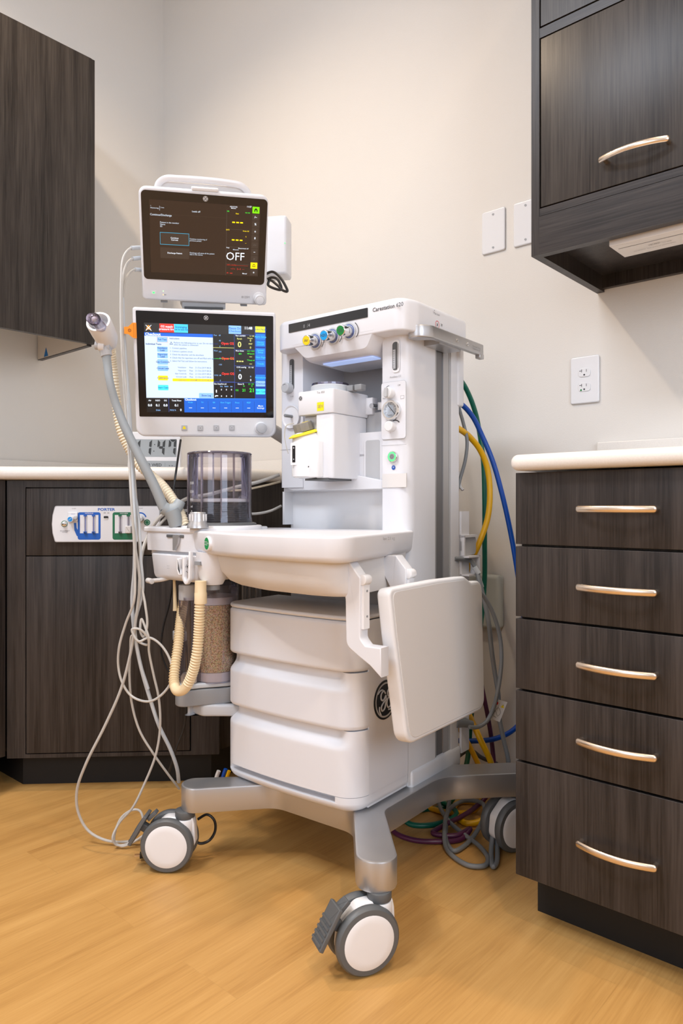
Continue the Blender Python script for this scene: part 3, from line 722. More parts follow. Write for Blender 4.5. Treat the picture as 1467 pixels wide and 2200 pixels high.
mb = MB('mgrey'); mb.box(-.011, -.004, .314, .381, .205, 1.20, 'channel'); mb.box(-.004, -.0015, .350, .376, .205, 1.20, 'alu'); mb.box(-.004, -.001, .312, .317, .205, 1.2, 'alu'); mb.box(-.004, -.001, .378, .383, .205, 1.2, 'lgrey')
part('side_rail', mb, AMc, 'grey metal mounting channel')
mb = MB('mgrey'); mb.box(-.31, -.07, .36, .43, .765, 1.215, 'lgrey'); part('alcove_back', mb, AMc)
mb = MB('white')  # lower housing with pocket
mb.box(-.385, -.125, .205, .36, .850, .935); mb.box(-.078, -.07, .205, .36, .85, .985)
mb.box(-.125, -.078, .205, .36, .85, .868); mb.box(-.125, -.078, .34, .36, .868, .985, 'lgrey'); mb.box(-.31, -.125, .30, .36, .935, .985); mb.box(-.20, -.125, .205, .34, .93, .985); mb.box(-.125, -.07, .205, .34, .963, .985)
mb.box(-.31, -.07, .235, .36, .985, 1.035, 'lgrey')
part('lower_housing', mb, AMc)
mb = MB('white'); mb.box(-.385, -.07, .232, .43, .575, .85, 'white_soft'); mb.box(-.385, -.378, .20, .24, .766, .85, 'white_soft'); part('lower_back_panel', mb, AMc)
# rounded apron lines on lower housing
mb = MB('white'); mb.prism(rpoly([(-.384, .852), (-.072, .852), (-.072, .872), (-.384, .93)], [.05, .0, 0, .0], 6), 0, .010, T=TF(.206), bev=.002); part('housing_apron', mb, AMc)
mb = MB('white'); mb.prism(rrect(-.128, .862, -.0745, .972, .008), 0, .0035, T=TF(.2055)); mb.prism(rrect(-.1235, .867, -.083, .966, .005), .0036, .0038, 'lgrey', T=TF(.2055)); 
part('pocket_surround', mb, AMc)
mb = MB('dgrey'); mb.cyl(0, 0, .006, -.02, .012, 'chrome', T=TF(.225) @ Matrix.Translation((-.115, 1.048, 0))); mb.box(-.103, -.083, .222, .238, 1.038, 1.056, 'chrome'); mb.box(-.098, -.088, .221, .222, 1.041, 1.053, 'offwhite'); part('vaporizer_lock', mb, AMc)

# header
mb = MB('white'); fb = .145
hd = rpoly([(.026, .42), (.026, .195), (.012, fb), (-.362, fb), (-.372, .42)], [.012, .05, .04, .035, .01], 8)
mb.prism(hd, 1.196, 1.268, bev=.012, bb=.004, k=4)
hdr = part('header', mb, AMc)
mb = MB('white'); mb.prism(rrect(-.30, .43, .004, .30, .01), 1.19, 1.245); mb = MB('white'); mb.box(-.37, .004, .415, .445, 1.06, 1.25, bev=.006); part('rear_cover', mb, AMc)
# chin with gas knobs: sloped panel
mb = MB('white'); chin = rpoly([(-.305, 1.205), (-.270, 1.160), (-.085, 1.160), (-.058, 1.205)], [.0, .022, .022, .0], 6)
TC = TF(.30); 
def loft(mb, polys, m=None, T=None):
    n = len(polys[0]); vs = [p for P_ in polys for p in P_]; fs = []
    for j in range(len(polys)-1):
        for i in range(n): fs.append((j*n+i, j*n+(i+1) % n, (j+1)*n+(i+1) % n, (j+1)*n+i))
    fs.append(tuple(range(n-1, -1, -1))); fs.append(tuple((len(polys)-1)*n+i for i in range(n)))
    return mb._add(vs, fs, m, T)
lo = [[(x, .33, y) for x, y in chin], [(x, .30, y-.002) for x, y in chin], [(x, .162+(1.205-y)*.25, y) for x, y in chin], [(x, .153+(1.205-y)*.25, y) for x, y in [(-.305+(q[0]+.305)*1, 1.205-(1.205-q[1])*.93) for q in chin]], [(x, .1445+(1.205-y)*.25, y) for x, y in [(-.18+(q[0]+.18)*.985, 1.205-(1.205-q[1])*.80) for q in chin]]]
loft(mb, lo); part('knob_panel', mb, AMc)
mb = MB('glow'); mb.prism(rrect(-.245, .19, -.095, .225, .004), 1.1565, 1.1585); part('task_light', mb, AMc, 'blue-white glowing light strip')
mb = MB('blackgloss'); mb.prism(rpoly([(-.313, 1.235), (-.076, 1.235), (-.076, 1.256), (-.313, 1.256)], .001, 2), 0, .0015, T=TF(fb)); part('dark_window', mb, AMc, 'black glossy strip above the gas knobs')
mb = MB('ink'); mb.text('Carestation 620', -.022, 1.248, .0125, .0008, T=TF(fb), bold=.012); part('name_lettering', mb, AMc); mb = MB('inkgrey'); mb.text('II  /4', -.255, 1.243, .012, .0018, 'inkgrey', T=TF(fb)); part('window_icons', mb, AMc)
mb = MB('inkgrey'); T = TS(.0265); mb.text('! Max load', .27, 1.252, .007, 0, T=T); mb.flat(circ(.262, 1.258, .001, 8), .0002, 'black', T); mb.ring(.275, 1.2285, .0075, .0088, 0, 'red', T); mb.text('x', .275, 1.229, .012, 0, 'ink', T, bold=.02); mb.text('20', .294, 1.231, .008, 0, 'ink', T); part('side_markings', mb, AMc)
for a, z, colr, s in ((-.228, 1.203, 'gasyellow', 'Air'), (-.175, 1.207, 'gasblue', 'N2O'), (-.127, 1.211, 'gasgreen', 'O2')):
    TK = TF(.143) @ Matrix.Translation((a, z, 0)) @ Matrix.Rotation(math.radians(8), 4, 'X')
    mb = MB('glow', TK); mb.ring(0, 0, .0145, .0185, .001, 'lgrey'); mb.ring(0, 0, .0165, .0188, .0014, 'cable_blue'); mb.ring(0, 0, .0135, .015, .0015, 'blue')
    mb.prism(circ(0, 0, .0125, 24), .0, .033, 'chrome', bev=.002, bb=0)
    mb.ring(.006, 0, .0195, .0215, .001, 'ink', a0=-.9, a1=.9)
    k = part('gas_knob', mb, AMc, {'Air': 'yellow capped chrome knob', 'N2O': 'blue capped chrome knob', 'O2': 'green capped chrome knob'}[s])
    mb = MB(colr, TK); mb.flat(circ(0, 0, .0105), .0332); mb.text(s, 0, 0, .009, .0335, 'ink', bold=.01); part('cap', mb, k)

# right pillar details
def onp(mb_, f, *a_): f(*a_)
TP0 = TF(.1915)
mb = MB('dgrey'); mb.prism(rrect(-.0415, 1.113, -.0215, 1.186, .008), .0002, .0008, 'white_gloss', T=TF(.191)); mb.prism(rrect(-.0405, 1.118, -.0245, 1.182, .007), .0006, .001, 'dgrey', T=TF(.191))
mb.rect(-.039, 1.122, -.032, 1.165, .0012, 'lgrey', T=TF(.191)); mb.rect(-.030, 1.12, -.0285, 1.18, .0013, 'black', T=TF(.191)); mb.rect(-.0275, 1.12, -.0265, 1.18, .0013, 'offwhite', T=TF(.191))
for i in range(9): mb.rect(-.0385, 1.125+i*.005, -.0345, 1.1256+i*.005, .0014, 'ink', T=TF(.191))
mb.text('Auxiliary O2', -.033, 1.104, .006, .0004, 'inkgrey', T=TP0); part('aux_flowmeter', mb, AMc, 'dark slotted flow tube window')
T = TF(.1905)
mb = MB('lgrey'); mb.prism(rrect(-.0705, .9635, -.0035, 1.0935, .007), 0, .001, 'lgrey', T=T); mb.prism(rrect(-.0697, .9643, -.0043, 1.0927, .0065), .0011, .0014, 'white', T=T)
mb.text('Off', -.022, 1.083, .0055, .0018, 'inkgrey', T); mb.rect(-.018, 1.052, -.008, 1.0595, .0017, 'inkgrey', T); mb.rect(-.0173, 1.0527, -.0087, 1.0588, .0018, 'white', T); mb.text('Max', -.062, 1.057, .005, .0018, 'inkgrey', T); mb.ring(-.048, 1.074, .0105, .0115, .0018, 'ink', T, a0=1.6, a1=2.6); mb.ring(-.033, .990, .0145, .017, .0018, 'ink', T, a0=.7, a1=1.9)
sp = part('suction_panel', mb, AMc)
TG = T @ Matrix.Translation((-.039, 1.028, 0))
mb = MB('chrome', TG); mb.lathe([(.0225, 0), (.0228, .010), (.0215, .013), (.0175, .013), (.0163, .009)], n=36); mb.flat(circ(0, 0, .0166, 30), .009, 'gauge')
for i in range(11):
    a = math.radians(225-27*i); x, y = math.cos(a), math.sin(a); mb.flat([(x*.0125-y*.0004, y*.0125+x*.0004), (x*.0145-y*.0004, y*.0145+x*.0004), (x*.0145+y*.0004, y*.0145-x*.0004), (x*.0125+y*.0004, y*.0125-x*.0004)], .0092, 'ink')
mb.flat([(-.007, .0105), (-.0058, .011), (.0115, -.0085), (.0105, -.0095)], .0094, 'black'); mb.flat(circ(0, 0, .0015, 10), .0097, 'alu'); mb.text('cmH2O', -.002, -.011, .0035, .0093, 'ink')
part('pressure_gauge', mb, sp, 'round chrome dial gauge')
for x, y, r in ((-.044, 1.067, .012), (-.040, .9915, .0115)):
    TK = T @ Matrix.Translation((x, y, 0)); mb = MB('lgrey', TK); mb.prism(circ(0, 0, r, 24), 0, .018, 'white_soft', bev=.002, bb=0)
    if r > .0118: mb.prism(rpoly([(-.004, -.011), (.004, -.011), (.004, .011), (-.004, .011)], .0035), .018, .024, 'lgrey', bev=.0015, bb=0)
    part('suction_knob', mb, sp)
TK = T @ Matrix.Translation((-.038, .924, 0)); mb = MB('chrome', TK); mb.cyl(0, 0, .0125, 0, .006, b=.001); mb.ring(0, 0, .0072, .0108, .0062, 'led_green'); mb.flat(circ(0, 0, .0070), .0063, 'mgrey'); mb.ring(0, 0, .0030, .0037, .0066, 'ink', a0=2.1, a1=7.3); mb.rect(-.0004, 0, .0004, .004, .0067, 'ink'); part('power_button', mb, AMc, 'round button with glowing green ring')
mb = MB('blue'); mb.flat(circ(-.038, .8995, .005, 20), .0006, 'blue', TP0); mb.text('*', -.038, .898, .011, .0008, 'portwhite', TP0); mb.rect(-.071, .950, -.003, .9506, .0006, 'inkgrey', TP0); part('blue_symbol', mb, AMc, 'small blue round symbol')
mb = MB('offwhite'); mb.box(-.068, -.003, .1895, .1925, .855, .886); part('pillar_foot_panel', mb, AMc)

# left pillar details
mb = MB('dgrey'); T = TF(.1915); mb.prism(rrect(-.353, 1.105, -.338, 1.183, .006), .0002, .0008, 'dgrey', T=T); mb.rect(-.351, 1.11, -.345, 1.168, .0010, 'lgrey', T)
for i in range(12): mb.rect(-.3505, 1.112+i*.0047, -.3460, 1.1127+i*.0047, .0012, 'ink', T)
mb.rect(-.343, 1.11, -.3415, 1.178, .0011, 'black', T); mb.text('0-10', -.345, 1.089, .005, .0004, 'inkgrey', T); lf = part('oxygen_flowmeter', mb, AMc, 'dark slotted flow tube window')
mb = MB('lgrey', T @ Matrix.Translation((-.352, 1.110, 0))); mb.prism(circ(0, 0, .0125, 24), 0, .02, 'lgrey', bev=.002, bb=0); mb.ring(0, 0, .0075, .0085, .0203, 'ink', a0=1.2, a1=2.4); part('flow_knob', mb, lf)
mb = MB('white'); mb.lathe([(.0001, -.004), (.012, -.003), (.022, .0015), (.0265, .006), (.0285, .0065), (.0290, .004)], 'white_gloss', T @ Matrix.Translation((-.345, 1.037, 0)), n=32); mb.tube([(0, 0, 0), (.0, 0, .02), (0, 0, .034)], lambda t_, i: .003+.0012*(i % 2), 10, 'mgrey', T @ Matrix.Translation((-.342, 1.038, -.003)), sub=8)
part('oxygen_outlet', mb, AMc, 'dished outlet with ribbed nipple')
mb = MB('inkgrey'); mb.rect(-.384, .9555, -.35, .9562, .0006, 'ink', T); part('pillar_seam', mb, AMc)

# rail (silver handle bar on the upper right side)
mb = MB('silver'); mb.prism(rpoly([(.050, .215), (.050, .458), (.044, .464), (.036, .458), (.036, .235), (.0, .215), (.0, .185), (.03, .185)], [.03, .004, 0, .003, .01, .004, .012, .03], 6), 1.184, 1.212, 'alu', bev=.003)
mb.box(.036, .050, .440, .462, 1.176, 1.188, 'alu', bev=.002)
mb.box(.0, .04, .26, .36, 1.180, 1.20, 'alu')
for b in (.325, .375): mb.cyl(0, 0, .0045, 0, .0012, 'chrome', T=TS(.0500) @ Matrix.Translation((b, 1.198, 0)), n=14); mb.cyl(0, 0, .0022, 0, .0016, 'mgrey', T=TS(.0500) @ Matrix.Translation((b, 1.198, 0)), n=10)
mb.text('Max load 15 kg\nEquipment rail', .42, 1.196, .0065, .0006, 'inkgrey', TS(.0500)); part('accessory_rail', mb, AMc, 'silver bar on the upper right side')

# work surface
tp = [(-.348, -.118), (-.25, -.150), (-.12, -.168), (0, -.168), (.075, -.152), (.112, -.118), (.060, .10), (.028, .215), (-.36, .215), (-.46, .19), (-.50, .10)]
tbl = rpoly([(-.352, -.110), (-.20, -.156), (-.03, -.170), (.092, -.156), (.008, .21), (-.39, .21), (-.52, .12), (-.50, -.05)], [.015, .2, .2, .045, .02, .03, .05, .03], 8)
mb = MB('white'); mb.prism(tbl, .7085, .7580, bev=.005, bb=.012, k=3, taper=.10); part('work_surface', mb, AMc)
# bowl-shaped underside
ti = rpoly([(-.335, -.085), (-.18, -.135), (-.02, -.145), (.058, -.128), (.005, .19), (-.37, .19)], [.05, .2, .2, .05, .03, .03], 8)
def sc_(poly, f, cx=-.12, cy=.04, dx=0): return [((x-cx)*f+cx+dx, (y-cy)*f+cy) for x, y in poly]
mb = MB('offwhite'); lays = [[(x, y, .712) for x, y in ti], [(x, y, .700) for x, y in sc_(ti, .992)], [(x, y, .672) for x, y in sc_(ti, .965, dx=.006)], [(x, y, .652) for x, y in sc_(ti, .91, dx=.016)], [(x, y, .643) for x, y in sc_(ti, .84, dx=.026)], [(x, y, .640) for x, y in sc_(ti, .70, dx=.03)]]
loft(mb, lays); part('surface_underside', mb, AMc, ang=60)
mb = MB('white_gloss'); T = TF(-.1245) @ Matrix.Translation((-.300, .733, 0)) @ Matrix.Rotation(math.radians(-20), 4, 'Y'); mb.cyl(0, 0, .0155, -.02, .004, b=.001); mb = MB('white_gloss', T); mb.cyl(0, 0, .0155, -.03, .004, b=.001); mb.flat(circ(0, 0, .0128, 32), .0043, 'o2green'); mb.text('O2+', 0, 0, .013, .0046, 'portwhite'); part('flush_button', mb, AMc, 'green round O2+ button')
mb = MB('inkgrey'); T = Matrix.Translation(MI @ W(829, 1157, 1.435)) @ Matrix.Rotation(math.radians(78), 4, 'Z') @ Matrix.Rotation(PI/2, 4, 'X'); mb.text('!  Max 23 kg', 0, 0, .009, .002, T=T); part('surface_marking', mb, AMc)

# tray arms
def arm(b, full):
    th = .026
    pl = rpoly([(.022, .712), (.050, .712), (.078, .680), (.078, .568), (.09, .556), (.125, .556), (.125, .503), (.100, .522), (.075, .535), (.046, .552), (.044, .640), (.024, .672)], [.012, .002, .004, .012, .004, 0, 0, .02, .01, .02, .01, .02], 5) if full else rpoly([(.022, .712), (.054, .712), (.078, .686), (.078, .58), (.046, .58), (.044, .64), (.024, .672)], [.012, .002, .004, 0, 0, .01, .02], 5)
    mb = MB('white'); mb.prism(pl, -th/2, th/2, T=TF(b), bev=.002); o = part('tray_arm', mb, AMc)
    m2 = MB('white_gloss'); m2.cyl(0, 0, .010, -.010, .010, T=TF(b) @ Matrix.Translation((.080, .676, 0)), b=.001)
    m2.box(.078, .0835, b-.008, b+.010, .585, .668); 
    for z in (.655, .608): m2.cyl(0, 0, .0022, 0, .0008, 'mgrey', T=TS(.0835) @ Matrix.Translation((b+.002, z, 0)), n=10)
    part('hinge', m2, o)
arm(-.08, True); arm(.075, False)
# folded tray
TT = Matrix.Translation((.094, 0, .655)) @ Matrix.Rotation(math.radians(-4.5), 4, 'Y') @ Matrix(((0, 0, 1, 0), (1, 0, 0, 0), (0, 1, 0, 0), (0, 0, 0, 1)))
tray = rpoly([(-.062, 0), (-.060, -.06), (-.028, -.283), (.318, -.283), (.342, -.02), (.335, 0), (.262, -.004), (.246, -.012), (.228, .002)], [.012, .05, .028, .03, .02, .014, .01, .02, .02], 5)
tray = rpoly([(-.060, .003), (-.054, -.08), (-.032, -.290), (.282, -.290), (.312, -.010), (.258, -.010), (.232, .004), (.12, .006)], [.014, .05, .028, .028, .022, .02, .02, 0], 5)
mb = MB('white_soft'); mb.prism(tray, -.004, .026, T=TT, bev=.0055, k=3)
tr = part('folding_tray', mb, AMc)
inn = [((x-.14)*.955+.142, (y+.14)*.945-.14) for x, y in tray]
mb = MB('offwhite'); mb.prism(inn, .0258, .0268, 'offwhite', T=TT, bev=.0008); part('tray_mat', mb, tr, 'inset matte panel')

# cable bracket right rear, low
mb = MB('white'); q = ML(975, 1200, 1.80)
mb.box(-.002, .004, .43, .47, .20, .80); mb.box(-.004, .012, .43, .50, .735, .741); mb.box(-.004, .012, .43, .435, .69, .74)
mb.prism(rpoly([(.43, .690), (.505, .690), (.505, .738), (.43, .738)], .012), 0, .005, 'lgrey', T=TS(.0))
for z in (.640, .685): mb.box(.0, .025, .43, .49, z, z+.004)
mb.box(.0, .025, .484, .49, .64, .689)
part('cable_bracket', mb, AMc)
mb = MB('offwhite'); p = ML(991, 785, 1.88); mb.tube([(p.x+.0, p.y, p.z+.02), (p.x-.005, p.y, p.z), (p.x-.004, p.y, p.z-.03)], .0045, 6); p = ML(990, 1045, 1.88); mb.tube([(p.x-.004, p.y, p.z+.04), (p.x-.002, p.y, p.z), (p.x+.006, p.y, p.z-.01)], .004, 6); part('rear_hook', mb, AMc)

# breathing module on the left
Q = MB('white'); top = rpoly([(-.350, -.100), (-.350, .12), (-.60, .12), (-.585, -.06), (-.562, -.098)], [.01, .02, .03, .02, .02], 6)
Q.prism(top, .752, .764, bev=.003)
mod = part('breathing_module', Q, AMc)
Q = MB('white'); up = rpoly([(-.349, -.097), (-.349, .11), (-.59, .11), (-.577, -.05), (-.558, -.094)], [.01, .02, .03, .02, .02], 6)
Q.prism(up, .735, .752); Q.prism([(x, y) for x, y in up], .709, .7352, bev=.0, taper=.05)
Q.prism([((x+.45)*.98-.45, y+.012) for x, y in up], .700, .712)
part('module_upper_body', Q, mod)
Q = MB('white'); lw = rpoly([(-.365, -.103), (-.365, .10), (-.57, .10), (-.556, -.05), (-.54, -.094)], [.015, .02, .03, .02, .02], 6)
Q.prism(lw, .640, .702, bev=.004, bb=.014, taper=.12); part('module_lower_body', Q, mod)
Q = MB('white'); Q.lathe([(.022, .640), (.030, .655), (.036, .69), (.037, .712)], T=Matrix.Translation((-.338, -.078, 0)), n=24); Q.cyl(-.338, -.078, .0155, .628, .642, 'mgrey'); Q.box(-.353, -.335, -.118, -.112, .684, .692, 'mgrey'); part('hose_port', Q, mod)
Q = MB('white_gloss'); # U hooks
TH = TF(-.104)
Q.prism(rpoly([(-.400, .700), (-.400, .650), (-.388, .6335), (-.374, .650), (-.372, .712), (-.378, .712), (-.380, .655), (-.388, .6435), (-.393, .655), (-.393, .700)], [.002, .012, .012, .012, 0, 0, .006, .006, .006, .002], 5), 0, .010, T=TH, bev=.002)
Q.prism(rpoly([(-.423, .695), (-.423, .668), (-.416, .656), (-.405, .658), (-.409, .665), (-.415, .672), (-.415, .695)], [.002, .008, .006, .002, .004, .004, .002], 4), -.004, .007, T=TH, bev=.002)
part('bag_hook', Q, mod, 'glossy white U-shaped hook')
Q = MB('ink'); Q.text('/4o\n~', 0, 0, .012, .0052, 'ink', TH @ Matrix.Translation((-.3865, .672, .0)) @ Matrix.Rotation(-.3, 4, 'Z'), bold=.01); Q.text('= =\n= =', -.468, .672, .006, .0012, 'inkgrey', TF(-.0965) @ Matrix.Rotation(0, 4, 'Z')); part('module_marking', Q, mod)
Q = MB('mgrey'); Q.box(-.474, -.414, -.0985, -.09, .741, .7475, 'dgrey', bev=.001); Q.prism(rpoly([(-.445, .747), (-.424, .747), (-.428, .728), (-.440, .712), (-.445, .712)], [.002, .002, .01, .002, .002]), 0, .006, 'silver', T=TF(-.0975)); part('release_latch', Q, mod, 'metal release latch')
Q = MB('offwhite'); p = ML(322, 1248, 1.70); Q.cyl(0, 0, .0065, -.014, .014, T=Matrix.Translation(p) @ Matrix.Rotation(PI/2, 4, 'Y') @ Matrix.Rotation(.3, 4, 'X'), b=.001); Q.tube([tuple(p), (p.x+.03, p.y+.01, p.z+.004), (p.x+.06, p.y+.02, p.z+.012)], .005, 8); part('drain_lever', Q, mod)
# APL knob
p = ML(425, 1127, 1.59); Q = MB('silver', Matrix.Translation((p.x, p.y, 0)))
Q.lathe([(.024, .764), (.0235, .770), (.0200, .776), (.0185, .785), (.0180, .797), (.0165, .7995), (.001, .8)], 'silver', n=32)
for i in range(12):
    a = 2*PI*i/14; Q.box(.0182, .0196, -.0012, .0012, .780, .795, 'white_gloss', T=Matrix.Translation((p.x, p.y, 0)) @ Matrix.Rotation(a, 4, 'Z'))
part('pressure_limit_knob', Q, mod, 'silver-grey ribbed knob')
# bellows
p = ML(472, 1128, 1.71); bx, by, br = p.x, p.y, .0755; TB_ = Matrix.Translation((bx, by, 0))
Q = MB('white'); Q.cyl(0, 0, .1, .755, .768, 'white', TB_, 40, b=.003); Q.lathe([(.088, .768), (.086, .773), (.080, .775), (.001, .775)], 'dgrey', TB_, 40); bl = part('bellows_base', Q, AMc)
Q = MB('dome', TB_); Q.lathe([(br+.003, .775), (br, .80), (br-.001, .930), (br-.003, .936), (br-.009, .939), (br-.02, .941), (.0005, .943)], n=48); part('bellows_dome', Q, bl, 'smoky clear cylinder')
Q = MB('domerib', TB_)
for a in (-118, -75, -40, -155, 20, 60, 110, 150):
    Q.box(br-.0035, br+.0022, -.0016, .0016,   .785, .936, T=TB_ @ Matrix.Rotation(math.radians(a), 4, 'Z'))
Q.lathe([(br-.002, .934), (br+.0012, .937), (br-.001, .9395), (br-.004, .938)], n=48)
part('dome_ribs', Q, bl)
Q = MB('black', TB_)
pr = [(.058, .776)]
for i in range(9): pr += [(.066, .778+i*.0048), (.062, .7804+i*.0048)]
pr += [(.001, .8215)]; Q.lathe(pr, 'dgrey', n=36)
bel = part('bellows', Q, bl, 'dark pleated bellows'); Q = MB('white_gloss', TB_); Q.lathe([(.068, .822), (.070, .824), (.070, .829), (.067, .831), (.001, .831)], n=40); part('bellows_disk', Q, bel, 'white top disk')
Q = MB('portwhite')
va = math.atan2((MI @ Vector((0, 0, 0))).y-by, (MI @ Vector((0, 0, 0))).x-bx)
for z, s in ((.925, '-'), (.866, '1500'), (.846, '1200'), (.828, '900'), (.812, 'ml'), (.800, '0')):
    Q.text(s, 0, 0, .0085, .0006, 'portwhite', T=TB_ @ Matrix.Rotation(va-.98, 4, 'Z') @ Matrix.Translation((br+.001, 0, z)) @ Matrix(((0, 0, 1, 0), (1, 0, 0, 0), (0, 1, 0, 0), (0, 0, 0, 1))))
part('volume_scale', Q, bl)

# absorber canister beneath the module
p = ML(462, 1290, 1.74); ax, ay, ar = p.x, p.y, .057; TA = Matrix.Translation((ax, ay, 0)); p2 = ML(403, 1290, 1.69); sx_, sy_ = p2.x, p2.y
can = thing('absorber_canister', 'clear canister of tan granules hanging below the breathing module', 'canister', MM)
Q = MB('granules', TA); Q.lathe([(ar-.004, .420), (ar-.004, .578), (.001, .578)], n=36); part('granules', Q, can)
Q = MB('cream_light', TA); Q.lathe([(ar-.003, .579), (ar-.003, .596), (.001, .597)], 'offwhite', n=36); Q.lathe([(ar-.003, .398), (ar-.003, .419), (.001, .4195)], 'offwhite', n=36); part('foam_pad', Q, can)
Q = MB('clear'); Q.lathe([(ar, .395), (ar, .625)], 'clear', TA, 40); Q.prism(rpoly([(sx_-.020, sy_-.018), (sx_+.03, sy_-.02), (ax, ay), (sx_-.01, sy_+.03)], .012), .40, .60, 'clear', caps=False); part('canister_wall', Q, can, 'clear plastic wall')
Q = MB('lgrey'); Q.prism(rpoly([(sx_-.024, sy_-.020), (sx_+.01, sy_-.028), (ax+.02, ay-.06), (ax+.06, ay), (ax+.03, ay+.06), (ax-.04, ay+.055)], .02, 6), .385, .397, 'cable_blue', bev=.003)
Q.prism(rpoly([(sx_-.026, sy_-.022), (sx_+.01, sy_-.03), (ax+.02, ay-.062), (ax+.064, ay), (ax+.03, ay+.06), (ax-.04, ay+.055)], .02, 6), .345, .383, 'mgrey', bev=.003); part('canister_base', Q, can, 'grey base tray')
Q = MB('offwhite'); Q.prism(rpoly([(sx_+.0, sy_-.005), (ax-.03, ay-.055), (ax+.02, ay-.058), (ax+.12, ay+.02), (ax+.1, ay+.07), (ax-.03, ay+.055)], .02, 6), .318, .346, 'lgrey', bev=.006); part('lower_shroud', Q, can)
Q = MB('lgrey'); Q.cyl(sx_, sy_, .021, .592, .628, 'lgrey', b=.002); part('chamber_cap', Q, can); Q = MB('lgrey'); Q.prism(rpoly([(sx_-.044, sy_-.01), (sx_-.004, sy_-.034), (sx_+.008, sy_-.022), (sx_-.006, sy_+.004), (sx_-.04, sy_+.01)], .01, 5), .494, .517, 'lgrey', bev=.003); part('carry_handle', Q, can)
Q = MB('cream_light'); Q.lathe([(.019, .398), (.019, .412), (.014, .420), (.001, .4225)], T=Matrix.Translation((sx_+.004, sy_, 0)), n=24); part('filter_plug', Q, can, 'cream plug in the small chamber')
Q = MB('offwhite'); pp = ML(522, 1270, 1.85)
for i in range(6): Q.cyl(pp.x+.012*i, pp.y, .004 if i % 2 else .003, .50, .70, 'lgrey' if i % 2 == 0 else 'mgrey')
part('gas_pipes', Q, AMc)

# monitor support arm (behind the screens)
Q = MB('lgrey'); p = ML(445, 810, 1.90); Q.tube([(-.37, .30, .99), (-.45, .30, .99), tuple(p)], .018, 12, sub=3); p2 = ML(442, 650, 1.93)
Q.tube([tuple(p), (p.x, p.y+.01, p.z+.05), tuple(p2)], .016, 12, sub=3); part('monitor_arm', Q, AMc)

# vaporizer
vt = thing('vaporizer', 'white anesthetic vaporizer with yellow SEV label mounted in the cart alcove', 'vaporizer', MM @ Matrix.Translation((-.246, .10, .88)))
Q = MB('white')
Q.prism(rpoly([(0, 0), (.105, 0), (.107, .135), (0, .135)], [.006, .008, .004, .004]), .143, .198, bev=.003, k=2)            # head
Q.prism(rpoly([(.10, .125), (.125, .125), (.125, .15), (.06, .15)], .004), .150, .190, bev=.002)
part('head', Q, vt)
Q = MB('white'); Q.prism(rpoly([(.052, .004), (.103, .004), (.103, .135), (.002, .135), (.002, .022), (.050, .022)], [.006, .008, .006, .004, .004, .003]), -.004, .143, bev=.003); part('body', Q, vt)
Q = MB('white_gloss'); Q.lathe([(.020, 0), (.0385, .004), (.0390, .06), (.0375, .094), (.030, .104), (.001, .108)], T=Matrix.Translation((.024, .012, -.003)), n=36)
Q.prism(rpoly([(.0, -.026), (.070, -.012), (.078, .01), (.01, .02)], .01), -.002, .082, bev=.003); part('dial_housing', Q, vt)
Q = MB('ydial'); TD = Matrix.Translation((.018, .006, .101)) @ Matrix.Rotation(math.radians(16), 4, 'X') @ Matrix.Rotation(math.radians(-7), 4, 'Y')
Q.lathe([(.0385, -.002), (.0392, 0), (.030, .004), (.001, .006)], T=TD, n=36)
dl = part('dial', Q, vt, 'yellow tilted dial ring'); Q = MB('dial', TD); Q.prism([((.0215+.0012*(i % 2))*math.cos(2*PI*i/28), (.0215+.0012*(i % 2))*math.sin(2*PI*i/28)) for i in range(28)], .006, .026, 'dial', bev=.002, bb=0); Q.box(.006, .018, -.007, .003, .026, .0268, 'sev'); part('dial_grip', Q, dl, 'grey ribbed grip')
Q = MB('sev'); T = TF(-.0005); Q.rect(.060, .149, .080, .169, 0, 'sev', T); Q.text('SEV', .070, .159, .0105, .0004, 'dial', T); Q.text('Tec 850', .071, .191, .007, 0, 'inkgrey', T); logo(Q, T @ Matrix.Translation((.010, .183, .0)), .0052, 'lgrey', 'ink'); part('agent_label', Q, vt, 'yellow SEV label')
Q = MB('black'); T = Matrix.Translation((.012, -.0278, 0)) @ Matrix.Rotation(math.radians(8), 4, 'Z') @ TF(0); Q.prism(rrect(-.007, .027, .011, .078, .002), -.003, .0005, 'white_gloss', T=T); Q.prism(rrect(-.002, .033, .006, .071, .001), .0006, .0012, 'blackgloss', T=T); Q.flat(circ(.002, .066, .0018, 10), .0014, 'lgrey', T); Q.flat(circ(.002, .040, .0015, 10), .0014, 'lgrey', T); part('level_window', Q, vt, 'black sight glass')
Q = MB('black'); Q.flat(circ(.052, .022, .0018, 8), .0, 'black', TF(-.021) ); Q.box(.02, .09, .004, .09, -.008, -.004, 'dgrey'); part('drain_plug', Q, vt)
Q = MB('cable'); Q.tube([(.0, -.012, .125), (-.014, -.022, .120), (-.022, -.02, .098), (-.018, -.018, .070), (-.014, -.016, .055)], .0012, 6); part('tether', Q, vt, 'thin clear tether')
Q = MB('gauge', Matrix.Translation((.05, .06, 0))); Q.lathe([(.046, .198), (.046, .212), (.044, .214), (.001, .215)], 'cable_blue', n=32); Q.lathe([(.044, .2145), (.044, .219), (.001, .22)], 'clear', n=32)
for x in (.045, .07): Q.box(x, x+.02, .0, .02, .198, .212, 'mgrey', bev=.002)
part('locking_knob', Q, vt, 'blue-grey round lock on top')

